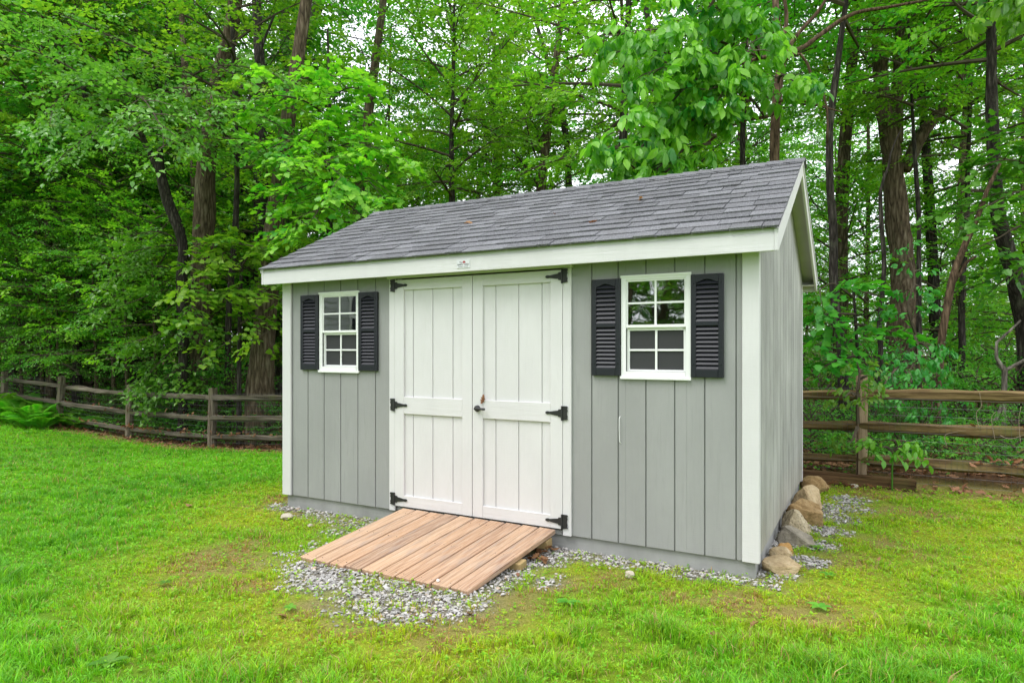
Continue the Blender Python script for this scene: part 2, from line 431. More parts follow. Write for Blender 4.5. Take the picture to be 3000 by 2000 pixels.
def stone_mat(name, kind):
    m = M(name); m.set(0.85, 0.2)
    if kind == 'gravel':
        at = m.n('ShaderNodeAttribute', attribute_name='v')
        c = m.ramp(at.outputs['Fac'], [(0.0, (0.17, 0.16, 0.145)), (0.35, (0.36, 0.345, 0.32)), (0.8, (0.60, 0.58, 0.545)), (1.0, (0.50, 0.38, 0.26))])
        n = m.noise(m.coord((90,) * 3), 1.0, 3)
        m.col(m.mix(n, m.mix(1.0, c, (0.72, 0.72, 0.74), 'MULTIPLY'), c)); m.bump(n, 0.4, 0.003)
    return m.m
MAT['gravel'] = stone_mat('crushed_gravel', 'gravel')

def boulder_mat(name, ca, cb, cc, speck=0.2, moss=0.15):
    m = M(name); m.set(0.85, 0.2)
    n1 = m.noise(m.coord((5, 5, 5)), 1.0, 6, 0.65, 0.5)
    c = m.ramp(n1, [(0.3, ca), (0.5, cb), (0.72, cc)])
    n2 = m.noise(m.coord((60, 60, 60)), 1.0, 3, 0.7)
    c = m.mix(m.ramp(n2, [(0.52, (0, 0, 0)), (0.66, (speck,) * 3)]), c, tuple(x * 0.3 for x in ca))
    n3 = m.noise(m.coord((4, 4, 4)), 1.4, 5)
    c = m.mix(m.ramp(n3, [(0.56, (0, 0, 0)), (0.7, (moss,) * 3)]), c, (0.12, 0.12, 0.03))
    m.col(c); m.bump(m.math('ADD', n1, m.math('MULTIPLY', n2, 0.35)), 0.6, 0.02); return m.m
BM = {
    'tan': boulder_mat('tan_boulder', (0.24, 0.165, 0.085), (0.46, 0.35, 0.20), (0.58, 0.48, 0.33), .35),
    'brown': boulder_mat('brown_boulder', (0.16, 0.09, 0.03), (0.33, 0.22, 0.10), (0.46, 0.34, 0.19), 0.4, 0.3),
    'grey': boulder_mat('grey_boulder', (0.12, 0.105, 0.08), (0.27, 0.24, 0.185), (0.38, 0.34, 0.27), 0.3, 0.35),
    'speck': boulder_mat('speckled_boulder', (0.20, 0.16, 0.09), (0.42, 0.35, 0.23), (0.52, 0.45, 0.33), 0.8, 0.1),
    'orange': boulder_mat('orange_slab', (0.30, 0.15, 0.04), (0.46, 0.26, 0.09), (0.50, 0.36, 0.18)),
    'pale': boulder_mat('pale_stone', (0.36, 0.31, 0.24), (0.48, 0.43, 0.34), (0.55, 0.5, 0.42), 0.15, 0.05),
}

# ------------------------------------------------------------------ terrain
FX = [-40, -20, -14, -11.5, -8.8, -6.2, -4.0, -1.0, 2.0, 4.4, 8.0, 30]
FZ = [0.10, -0.10, -0.24, -0.38, -0.49, -0.505, -0.40, -0.20, -0.13, -0.115, -0.115, -0.1]
def gz(x, y):
    x = np.asarray(x, float); y = np.asarray(y, float)
    prof = np.interp(x, FX, FZ)
    t = sstep(-1.6, 3.85, y)
    z = -0.115 * (1 - t) + prof * t
    z = z + 0.10 * sstep(3.72, 4.0, y) * sstep(2.5, 4.6, x)                 # retained bank behind the timber
    back = np.clip(y - 4, 0, 60)
    z = z + 0.012 * back * sstep(2, -6, x) - 0.035 * np.clip(back - 3, 0, 60) * sstep(-1, 6, x)
    z = z + 0.02 * (vnoise(x, y, 1.7, 3) - 0.5) * sstep(0.4, 1.5, np.abs(y + 0.1) + np.clip(-x, 0, 9))
    return z

# gravel: soft blobs (photo pixel on the ground, radius in metres, strength)
_g = [(900, 1660, .22, .8), (980, 1700, .30, 1), (1080, 1745, .33, 1.1), (1180, 1768, .30, 1.1), (1270, 1775, .28, 1.0), (1350, 1760, .22, .9),
      (1050, 1800, .2, .7), (850, 1630, .2, .6), (1440, 1720, .18, .7), (1500, 1690, .2, .8), (1560, 1640, .25, .9), (1620, 1620, .25, 1.0),
      (1700, 1620, .22, .9), (1780, 1640, .2, .8), (1860, 1655, .17, .8), (1940, 1665, .15, .75), (2020, 1682, .14, .7), (2080, 1690, .1, .5),
      (1590, 1705, .18, .6), (1640, 1690, .15, .5), (1120, 1530, .3, .9), (1050, 1530, .28, .8), (980, 1520, .25, .55), (900, 1505, .25, .45),
      (1180, 1535, .25, .9), (1000, 1560, .22, .5), (800, 1650, .2, .4), (930, 1600, .2, .4),
      (2300, 1690, .14, .6), (2370, 1650, .14, .9), (2400, 1600, .16, 1.0), (2430, 1560, .18, 1.0), (2450, 1520, .2, 1.0), (2470, 1490, .25, .9), (2420, 1500, .25, .7),
      (2490, 1465, .25, .8), (2340, 1640, .15, .9), (2290, 1590, .2, 1.0), (2310, 1540, .2, 1.0), (2340, 1490, .25, .9), (2260, 1640, .15, 1.0)]
GB = [(*onZ(a, b, -0.115)[:2], r, s) for a, b, r, s in _g]
def gravel_f(x, y):
    f = np.zeros_like(np.asarray(x, float))
    for gx, gy, r, s in GB:
        f = np.maximum(f, s * np.exp(-((x - gx) ** 2 + (y - gy) ** 2) / (2 * (r * 0.72) ** 2)))
    # stone strip hugging the footing
    d = np.maximum(np.maximum(-x, x - 4.33), np.maximum(-y, y - 3.05))
    f = np.maximum(f, 0.62 * (1 - sstep(0.05, 0.26, d)))
    return f * (0.62 + 0.75 * vnoise(x, y, 0.16, 11)) * (0.8 + 0.4 * vnoise(x, y, 0.5, 12))

_b = [(640, 1650, .5, .9), (560, 1700, .35, .7), (700, 1600, .4, .7), (1000, 1850, .35, .6), (1250, 1840, .45, .8), (1420, 1810, .35, .9), (1500, 1760, .35, .9), (1650, 1720, .4, .8), (1800, 1700, .35, .7),
      (2000, 1745, .4, .6), (2150, 1770, .35, .8), (2350, 1790, .4, .8), (2420, 1800, .3, .7), (1900, 1820, .3, .5), (760, 1560, .4, .5), (790, 1470, .5, .9), (880, 1490, .3, 1.0), (840, 1460, .35, 1.0), (680, 1440, .4, .4),
      (2600, 1600, .6, .6), (2500, 1640, .4, .7), (2650, 1500, .7, .7), (2800, 1470, .6, .7), (2550, 1450, .5, .8), (2920, 1440, .6, .9), (2700, 1430, .5, .9), (900, 1780, .3, .7), (760, 1720, .3, .7)]
BB = [(*onZ(a, b, -0.115)[:2], r, s) for a, b, r, s in _b]
def bare_f(x, y):
    f = np.zeros_like(np.asarray(x, float))
    for gx, gy, r, s in BB:
        f = np.maximum(f, s * np.exp(-((x - gx) ** 2 + (y - gy) ** 2) / (2 * (r * 0.6) ** 2)))
    f = np.maximum(f, 0.8 * sstep(3.0, 3.6, y + 0.25 * (vnoise(x, y, .5, 5) - .5)))
    return np.clip(sstep(.28, .75, f * (0.25 + .75 * vnoise(x, y, 0.28, 21) + .55 * vnoise(x, y, .07, 22))), 0, 1)
def yellow_f(x, y):
    """moss and yellowing weeds round the shed and gravel"""
    d = np.sqrt(np.clip(np.maximum(-x - .0, x - 4.3), 0, 9) ** 2 + np.clip(np.maximum(-y, y - 3.1), 0, 9) ** 2)
    d2 = np.sqrt((x - 2.1) ** 2 * 0.35 + (y + 1.4) ** 2)
    f = np.maximum(1 - sstep(0.3, 1.6, d), 1 - sstep(0.5, 1.6, d2))
    f = np.maximum(f, 0.8 * sstep(4.2, 5.0, x) * sstep(-0.3, 0.8, y))
    return np.clip(f * (0.40 + 0.8 * vnoise(x, y, 0.45, 31) + .3 * vnoise(x, y, .12, 32)), 0, 1)

def ground_mat():
    m = M('lawn_and_soil'); m.set(0.95, 0.1)
    at = m.n('ShaderNodeAttribute', attribute_name='mask')           # r gravel, g bare, b woodland floor
    sp = m.n('ShaderNodeSeparateColor'); m.l(at.outputs['Color'], sp.inputs[0])
    n = m.noise(m.coord((75, 75, 75)), 1.0, 6, 0.8); n2 = m.noise(m.coord((2.2, 2.2, 2.2)), 1.0, 5, 0.6)
    lawn = m.ramp(n, [(0.3, (0.06, 0.12, 0.012)), (0.55, (0.13, 0.27, 0.02)), (0.75, (0.20, 0.34, 0.035))])
    lawn = m.mix(n2, lawn, m.ramp(n, [(0.3, (0.08, 0.18, 0.012)), (0.7, (0.16, 0.38, 0.02))]))
    soil = m.ramp(n, [(0.3, (0.13, 0.085, 0.035)), (0.52, (0.30, 0.21, 0.095)), (0.72, (0.46, 0.36, 0.18))])
    dust = m.ramp(n, [(0.3, (0.12, 0.10, 0.075)), (0.7, (0.36, 0.33, 0.28))])
    litter = m.ramp(m.noise(m.coord((14, 14, 14)), 1.0, 5, 0.75), [(0.3, (0.03, 0.017, 0.008)), (0.5, (0.10, 0.05, 0.025)), (0.7, (0.21, 0.115, 0.06))])
    moss = m.ramp(n, [(0.3, (0.16, 0.19, 0.018)), (0.55, (0.33, 0.38, 0.03)), (0.75, (0.46, 0.44, 0.08))])
    lawn = m.mix(at.outputs['Alpha'], lawn, moss)
    c = m.mix(m.math('MULTIPLY', sp.outputs[1], m.math('ADD', m.math('MULTIPLY', n, 1.3), 0.0, True)), lawn, soil); c = m.mix(sp.outputs[0], c, dust); c = m.mix(sp.outputs[2], c, litter)
    m.col(c); m.bump(n, 0.8, 0.03); return m.m
MAT['ground'] = ground_mat()

def build_ground():
    def axis(lo, hi, step, far):
        core = np.arange(lo, hi + 1e-6, step); out = []; v, s = hi, step
        while v < far: s *= 1.35; v += s; out.append(v)
        neg = []; v, s = lo, step
        while v > -far: s *= 1.35; v -= s; neg.append(v)
        return np.r_[neg[::-1], core, out]
    xs = axis(-9, 8.5, 0.09, 400); ys = axis(-3.4, 5.2, 0.09, 400)
    X, Y = np.meshgrid(xs, ys, indexing='xy'); Z = gz(X, Y)
    micro = 0.012 * (vnoise(X, Y, 0.13, 8) - 0.5); Z = Z + micro
    V = np.stack([X, Y, Z], -1).reshape(-1, 3)
    nx, ny = len(xs), len(ys)
    i, j = np.meshgrid(np.arange(nx - 1), np.arange(ny - 1), indexing='xy'); a = (j * nx + i).ravel()
    T = np.concatenate([np.stack([a, a + 1, a + nx + 1], 1), np.stack([a, a + nx + 1, a + nx], 1)])
    me = mesh_np('lawn', V, T, True)
    wood = sstep(3.75, 4.05, Y + 0.3 * (vnoise(X, Y, 0.6, 9) - 0.5)) * sstep(-60, -50, -np.abs(X + 5) + 0 * Y - 0)
    wood = np.where(Y > 3.6, wood, 0)
    g = np.clip(gravel_f(X, Y) * 1.6 - 0.25, 0, 1); b = np.clip(bare_f(X, Y), 0, 1)
    cl = np.stack([g, b, wood, np.clip(yellow_f(X, Y), 0, 1)], -1).reshape(-1, 4).astype(np.float32)
    at = me.attributes.new('mask', 'FLOAT_COLOR', 'POINT'); at.data.foreach_set('color', cl.ravel())
    o = obj('ground', me, MAT['ground']); props(o, 'green lawn with bare patches around the shed', 'ground', kind='structure')
build_ground()

# ------------------------------------------------------------------ the shed
W, DP = 4.325, 3.023
ZR, ZE, YE = 2.979, 2.137, -0.178               # ridge, eave edge of the shingles
OV = 0.127
SL = (ZR - ZE) / (DP / 2 - YE); ANG = math.atan(SL)
SLEN = math.hypot(ZR - ZE, DP / 2 - YE)
def roof_z(y): return ZE + (min(y, DP - y) - YE) * SL
shed = empty('garden_shed', (W / 2, DP / 2, -0.12), 'grey wooden garden shed with white double doors and dark shingled roof', 'shed')
SI = Matrix.Translation((-W / 2, -DP / 2, 0.12))

def spart(name, me, mat, parent=None, label=None):
    """mesh given in world coordinates, hung under the shed or one of its parts"""
    o = obj(name, me, mat, parent or shed)
    o.matrix_parent_inverse = SI
    if label: o['label'] = label
    return o
def sub(name, me, mat, parent, **k):
    return obj(name, me, mat, parent, **k)

G0, GS = 0.317, 0.2032
WIN = [(0.469, 0.952), (3.390, 3.884)]           # outer frames
WZ0, WZ1 = 1.178, 1.905
HOLE = [(a + 0.03, b - 0.03, WZ0 + 0.03, WZ1 - 0.03) for a, b in WIN]
def cut_rects(x0, x1, z0, z1):
    """split a rectangle round the window holes"""
    rects = [(x0, x1, z0, z1)]
    for hx0, hx1, hz0, hz1 in HOLE:
        out = []
        for a, b, c, d in rects:
            if b <= hx0 or a >= hx1: out.append((a, b, c, d)); continue
            if a < hx0: out.append((a, hx0, c, d))
            if b > hx1: out.append((hx1, b, c, d))
            m0, m1 = max(a, hx0), min(b, hx1)
            out.append((m0, m1, c, hz0)); out.append((m0, m1, hz1, d))
        rects = out
    return rects

# front wall: backing with the two window openings and the doorway, then the boards between grooves
fw = None
bmk = bmesh.new()
for (a, b) in ((0.02, 1.36), (2.94, W - 0.02)):
    for x0, x1, z0, z1 in cut_rects(a, b, 0.004, 2.12):
        bmesh.ops.create_cube(bmk, size=1, matrix=Matrix.Translation(((x0 + x1) / 2, 0.014, (z0 + z1) / 2)) @ Matrix.Diagonal((x1 - x0, 0.012, z1 - z0, 1)))
fw = spart('front_wall', bm_mesh('front_wall', bmk), MAT['grey_dark'])
edges_l = [0.098, 0.1175] + [G0 + GS * k for k in range(5)] + [1.31]
edges_r = [2.99] + [G0 + GS * k for k in range(14, 20)] + [4.235]
gw = 0.0045
for E_ in (edges_l, edges_r):
    for a, b in zip(E_[:-1], E_[1:]):
        x0 = a + (gw if a not in (0.098, 2.99) else 0); x1 = b - (gw if b not in (1.31, 4.235) else 0)
        for q in cut_rects(x0, x1, 0.0, 2.10):
            o = obj('siding_board', box_me('siding_board', q[0], q[1], -0.002, 0.0075, q[2], q[3], 0.0015), MAT['grey'], fw)

# side walls with gables (right one in view)
def gable_board(y0, y1, X0, X1, z0):
    pts = [(y0, z0), (y1, z0)]
    top = lambda y: roof_z(y) - 0.055
    if y0 < DP / 2 < y1: pts += [(y1, top(y1)), (DP / 2, top(DP / 2)), (y0, top(y0))]
    else: pts += [(y1, top(y1)), (y0, top(y0))]
    return prism_me('siding_board', pts, 'x', X0, X1)
for X0, X1, XB, nm in ((W - 0.014, W - 0.004, W - 0.024, 'right_wall'), (0.004, 0.014, 0.024, 'left_wall')):
    wall = spart(nm, gable_board(0.02, DP - 0.02, min(XB, X0 if X0 < 1 else XB), max(XB, X0) if X0 < 1 else X0, 0.045), MAT['grey_dark'])
    ys = [0.022] + [0.11 + GS * k for k in range(15)] + [DP - 0.022]
    ys = [y for y in ys if y <= DP - 0.02]
    for a, b in zip(ys[:-1], ys[1:]):
        if b - a < 0.02: continue
        o = obj('siding_board', gable_board(a + gw, b - gw, X0 + 0.0005, X1, 0.04), MAT['grey_side'], wall)
rw = spart('rear_wall', box_me('rear_wall', 0.03, W - 0.03, DP - 0.025, DP - 0.01, 0.0, 2.10), MAT['grey'])
spart('floor', box_me('floor', 0.04, W - 0.04, 0.03, DP - 0.03, -0.01, 0.02), MAT['interior'])
# footing skirt
spart('skirt_board', box_me('skirt_board', 0.028, W - 0.03, 0.020, 0.055, -0.20, -0.004), MAT['skirt'])
spart('skirt_board', box_me('skirt_board', W - 0.075, W - 0.036, 0.056, DP - 0.06, -0.20, 0.035), MAT['skirt'])
spart('skirt_board', box_me('skirt_board', 0.036, 0.075, 0.056, DP - 0.06, -0.20, 0.035), MAT['skirt'])
spart('skirt_board', box_me('skirt_board', 0.028, W - 0.03, DP - 0.055, DP - 0.022, -0.20, -0.004), MAT['skirt'])
# corner boards
for x0, x1 in ((0.0, 0.110), (4.218, W)):
    spart('corner_board', box_me('corner_board', x0, x1, -0.022, -0.0022, -0.001, 2.06, 0.003), MAT['white'])
    spart('corner_board', box_me('corner_board', x0, x1, DP - 0.009, DP + 0.012, -0.001, 2.06, 0.003), MAT['white'])
for xs_ in ((W - 0.0035, W + 0.001), (-0.001, 0.0035)):
    spart('corner_board', box_me('corner_board', *xs_, -0.0015, 0.021, 0.001, 2.06), MAT['white'])

# roof: deck, rakes, fascia, soffits, shingles
roof = spart('roof', prism_me('roof_deck', [(YE + 0.03, roof_z(YE + .03) - 0.012), (DP / 2, ZR - 0.012), (DP - YE - 0.03, roof_z(YE + .03) - 0.012), (DP - YE - 0.03, roof_z(YE + .03) - 0.03), (DP / 2, ZR - 0.034), (YE + 0.03, roof_z(YE + .03) - 0.03)], 'x', -OV + 0.005, W + OV - 0.005), MAT['soffit'])
xa, xb = -OV, W + OV
for s, nm in ((0, 'f'), (1, 'b')):
    my = (lambda y: y) if s == 0 else (lambda y: DP - y)
    y0, y1 = sorted((my(-0.158), my(-0.136)))
    spart('fascia', box_me('fascia', xa + 0.021, xb - 0.021, y0, y1, 1.996, 2.105, 0.002), MAT['white_h'], roof)
    y0, y1 = sorted((my(-0.150), my(-0.132)))
    spart('drip_strip', box_me('drip_strip', xa + 0.012, xb - 0.012, y0, y1, 2.106, 2.129), MAT['white_h'], roof)
    y0, y1 = sorted((my(-0.134), my(-0.004)))
    spart('soffit', box_me('soffit', xa + 0.021, xb - 0.021, y0, y1, 2.045, 2.06), MAT['soffit'], roof)
# rake boards: follow each slope, plumb-cut at the eave
for X0, X1 in ((xb - 0.0205, xb), (xa, xa + 0.0205)):
    for s in (0, 1):
        my = (lambda y: y) if s == 0 else (lambda y: DP - y)
        dz = 0.012
        e = -0.160
        pts = [(my(e), 1.996), (my(e), roof_z(e) - dz), (my(DP / 2 - .0005), roof_z(DP / 2) - dz), (my(DP / 2 - .0005), roof_z(DP / 2) - dz - 0.125), (my(-0.105), 1.996 + 0.008)]
        spart('rake_board', prism_me('rake_board', pts, 'x', X0, X1, 0.002), MAT['white'], roof)
        # thin upper trim strip under the shingles
        xs0, xs1 = (X1 - 0.0005, X1 + 0.007) if X0 > 1 else (X0 - 0.007, X0 + 0.0005)
        pts = [(my(e - .003), roof_z(e) - dz - 0.028), (my(e - .003), roof_z(e) - dz - .002), (my(DP / 2 - .0015), roof_z(DP / 2) - dz - .002), (my(DP / 2 - .0015), roof_z(DP / 2) - dz - 0.030)]
        spart('rake_trim', prism_me('rake_trim', pts, 'x', xs0, xs1), MAT['white'], roof)
# gable overhang soffit (under side of the overhang)
for X0, X1 in ((W - 0.003, xb - 0.021), (xa + 0.021, 0.003)):
    for s in (0, 1):
        my = (lambda y: y) if s == 0 else (lambda y: DP - y)
        pts = [(my(-0.13), roof_z(-0.13) - 0.062), (my(DP / 2 - .001), roof_z(DP / 2) - 0.062), (my(DP / 2 - .001), roof_z(DP / 2) - 0.05), (my(-0.13), roof_z(-0.13) - 0.05)]
        spart('soffit', prism_me('soffit', pts, 'x', X0, X1), MAT['soffit'], roof)

# shingles: unit mesh 1 m wide, scaled; laid in courses
def shingle_me(name, L, t):
    bm = bmesh.new()
    v = [bm.verts.new(p) for p in ((0, 0, 0), (1, 0, 0), (1, L, -0.004), (0, L, -0.004), (0, 0, t), (1, 0, t), (1, L, 0.001), (0, L, 0.001))]
    for f in ((3, 2, 1, 0), (4, 5, 6, 7), (0, 1, 5, 4), (1, 2, 6, 5), (2, 3, 7, 6), (3, 0, 4, 7)): bm.faces.new([v[i] for i in f])
    return bm_mesh(name, bm)
SH = [shingle_me('shingle', 0.165, t) for t in (0.009, 0.012, 0.015)]
for s in SH: s.materials.append(MAT['shingle'])
NC = 14; EXPO = (SLEN - 0.03) / NC
rs = random.Random(5)
back_bm = Acc()
for side in (0, 1):
    for c in range(NC):
        y_s = c * EXPO - 0.004
        x = xa - 0.012
        xe = xb + 0.010
        k = rs.randint(0, 2)
        while x < xe - 0.01:
            wd = rs.choice((0.10, 0.15, 0.2, 0.24, 0.28, 0.32, 0.38))
            if xe - (x + wd) < 0.1: wd = xe - x
            k = (k + rs.choice((1, 1, 2))) % 3
            ysl, zsl = y_s * math.cos(ANG), y_s * math.sin(ANG)
            jit = rs.uniform(-.003, .003)
            if side == 0:
                o = obj('shingle', SH[k], None, roof)
                o.matrix_parent_inverse = Matrix.Identity(4)
                o.location = Vector((x + 0.0025, YE + ysl + jit, ZE + zsl + 0.002)); o.rotation_euler = (ANG, 0, 0); o.scale = (wd - 0.005, 1, 1)
            else:
                M4 = Matrix.Translation((x + wd - 0.0025, DP - YE - ysl, ZE + zsl + 0.002)) @ Matrix.Rotation(math.pi, 4, 'Z') @ Matrix.Rotation(ANG, 4, 'X') @ Matrix.Diagonal((wd - 0.005, 1, 1, 1))
                V = np.array([tuple(M4 @ v.co) for v in SH[k].vertices]); F = np.array([t for p in SH[k].polygons for t in ((p.vertices[0], p.vertices[1], p.vertices[2]), (p.vertices[0], p.vertices[2], p.vertices[3]))])
                back_bm.add((V, F))
            x += wd
rear_sh = spart('rear_shingles', back_bm.mesh('rear_shingles'), MAT['shingle'], roof); rear_sh['kind'] = 'stuff'
# ridge caps: bent pieces stepped along the ridge
def cap_me():
    bm = bmesh.new(); L = 0.16; h = 0.005
    prof = [(-0.125, -0.125 * SL), (-0.02, -0.02 * SL - .001), (0, -0.004), (0.02, -0.02 * SL - .001), (0.125, -0.125 * SL)]
    r = [[bm.verts.new((X, y, z + dz)) for y, z in prof] for X, dz in ((0, h + .008), (L, 0.003), (0, h), (L, -0.002))]
    for i in range(4):
        bm.faces.new((r[0][i], r[1][i], r[1][i + 1], r[0][i + 1])); bm.faces.new((r[2][i + 1], r[3][i + 1], r[3][i], r[2][i]))
        bm.faces.new((r[0][i + 1], r[2][i + 1], r[2][i], r[0][i])); bm.faces.new((r[1][i], r[3][i], r[3][i + 1], r[1][i + 1]))
    for e in (0, 4): bm.faces.new((r[0][e], r[2][e], r[3][e], r[1][e]))
    bmesh.ops.recalc_face_normals(bm, faces=list(bm.faces)); return bm_mesh('ridge_cap', bm)
CAP = cap_me(); CAP.materials.append(MAT['shingle'])
nc = 32; st = (xb - xa + 0.02) / nc
for i in range(nc):
    o = obj('ridge_cap', CAP, None, roof); o.matrix_parent_inverse = Matrix.Identity(4)
    o.location = (xa - 0.012 + i * st, DP / 2, ZR + 0.012)
roof_fix = [o for o in roof.children]

# parents' inverses: roof has matrix_parent_inverse SI so its own space equals world; children of parts use identity
for o in roof_fix: o.matrix_parent_inverse = Matrix.Identity(4)

# door casing and doors
spart('door_trim', box_me('door_trim', 1.298, 1.3585, -0.022, -0.0025, -0.001, 1.990, 0.002), MAT['white'])
spart('door_trim', box_me('door_trim', 2.9385, 3.006, -0.022, -0.0025, -0.001, 1.990, 0.002), MAT['white'])
spart('door_head', box_me('door_head', 1.278, 3.018, -0.030, -0.0025, 1.9915, 2.04, 0.002), MAT['white_h'])
for x0, x1 in ((1.3600, 1.372), (2.925, 2.937)):
    spart('door_jamb', box_me('door_jamb', x0, x1, 0.016, 0.06, 0.0, 2.04), MAT['white'])
spart('threshold', box_me('threshold', 1.375, 2.922, 0.0, 0.028, -0.0035, 0.030), MAT['skirt'])

def hinge_me(flip):
    bm = bmesh.new()
    y0, y1 = -0.0045, 0
    def poly(pts, ya, yb):
        if flip: pts = [(-x, z) for x, z in pts]
        A = [bm.verts.new((x, ya, z)) for x, z in pts]; B = [bm.verts.new((x, yb, z)) for x, z in pts]
        bm.faces.new(A); bm.faces.new(B[::-1]); n = len(pts)
        for i in range(n): bm.faces.new((A[i], A[(i + 1) % n], B[(i + 1) % n], B[i]))
    plate = [(-0.045, -0.052)]
    plate += [(0, -0.054), (0, 0.054), (-0.040, 0.054), (-0.046, 0.045), (-0.039, 0.034), (-0.044, 0.022), (-0.038, 0.008), (-0.038, -0.008), (-0.044, -0.022), (-0.039, -0.034), (-0.046, -0.045)]
    poly(plate[1:], y0, y1)
    strap = [(0.004, -0.030), (0.030, -0.028), (0.034, -0.019), (0.062, -0.016), (0.105, -0.0085), (0.112, -0.011), (0.124, -0.0115), (0.136, -0.006), (0.138, 0),
             (0.136, 0.006), (0.124, 0.0115), (0.112, 0.011), (0.105, 0.0085), (0.062, 0.016), (0.034, 0.019), (0.030, 0.028), (0.004, 0.030)]
    poly(strap, y0 - 0.001, y1)
    V, T = tube_arrays(np.array([(0.002 * (-1 if flip else 1), -0.006, -0.054), (0.002 * (-1 if flip else 1), -0.006, 0.054)]), [0.0065, 0.0065], 8)
    vs_ = [bm.verts.new(p) for p in V]
    for t in T: bm.faces.new([vs_[i] for i in t])
    for x, z in ((-0.022, 0.04), (-0.022, -0.04), (0.02, 0.012), (0.02, -0.012), (0.055, 0), (0.09, 0), (0.124, 0)):
        V, T = tube_arrays(np.array([(x * (-1 if flip else 1), -0.0045, z), (x * (-1 if flip else 1), -0.0075, z)]), [0.0045, 0.003], 6)
        vs_ = [bm.verts.new(p) for p in V]
        for t in T: bm.faces.new([vs_[i] for i in t])
    bmesh.ops.recalc_face_normals(bm, faces=list(bm.faces))
    return bm_mesh('hinge', bm)
HL, HR = hinge_me(False), hinge_me(True)

def door(x0, x1, px0, px1, grooves, hx, hme):
    d = spart('door', box_me('door_slab', x0 + 0.004, x1 - 0.004, 0.000, 0.026, 0.050, 1.972), MAT['grey_dark'] if False else MAT['white'])
    # vertical planks
    e = [px0 - 0.04] + grooves + [px1 + 0.04]
    for a, b in zip(e[:-1], e[1:]):
        obj('door_board', box_me('door_board', a + 0.0038, b - 0.0038, -0.008, -0.0005, 0.060, 1.96, 0.0015), MAT['white'], d)
    F0, F1 = -0.026, -0.0085
    obj('stile', box_me('stile', x0, px0, F0, F1, 0.045, 1.978, 0.002), MAT['white'], d)
    obj('stile', box_me('stile', px1, x1, F0, F1, 0.045, 1.978, 0.002), MAT['white'], d)
    for z0, z1 in ((0.045, 0.141), (0.837, 0.981), (1.890, 1.978)):
        obj('cross_rail', box_me('cross_rail', px0 + 0.0004, px1 - 0.0004, F0 + 0.0008, F1, z0, z1, 0.002), MAT['white_h'], d)
    for z in (1.930, 0.909, 0.103):
        h = obj('hinge', hme, MAT['iron'], d, loc=(hx, -0.0275, z))
    return d
d1 = door(1.3605, 2.1435, 1.458, 2.050, [1.547, 1.749, 1.950], 1.3595, HL)
d2 = door(2.1495, 2.9365, 2.244, 2.838, [2.356, 2.560, 2.761], 2.9375, HR)
# lever handle on the right door
a = Acc()
a.add(tube_arrays(np.array([(2.198, -0.027, .914), (2.198, -0.040, .914), (2.198, -0.044, .914)]), [0.026, 0.025, 0.016], 14))
a.add(tube_arrays(np.array([(2.198, -0.040, .914), (2.198, -0.066, .914)]), [0.011, 0.012], 10))
a.add(tube_arrays(np.array([(2.190, -0.062, .914), (2.215, -0.064, .915), (2.25, -0.062, .914), (2.283, -0.060, .912)]), [0.011, 0.010, 0.009, 0.0095], 8))
hd = obj('handle', a.mesh('handle', True), MAT['iron'], d2)
obj('keyhole', Acc.mesh((lambda q: (q.add(tube_arrays(np.array([(2.196, -0.0665, .914), (2.196, -0.069, .914)]), [0.006, 0.006], 10)), q)[1])(Acc()), 'keyhole'), MAT['brass'], d2)

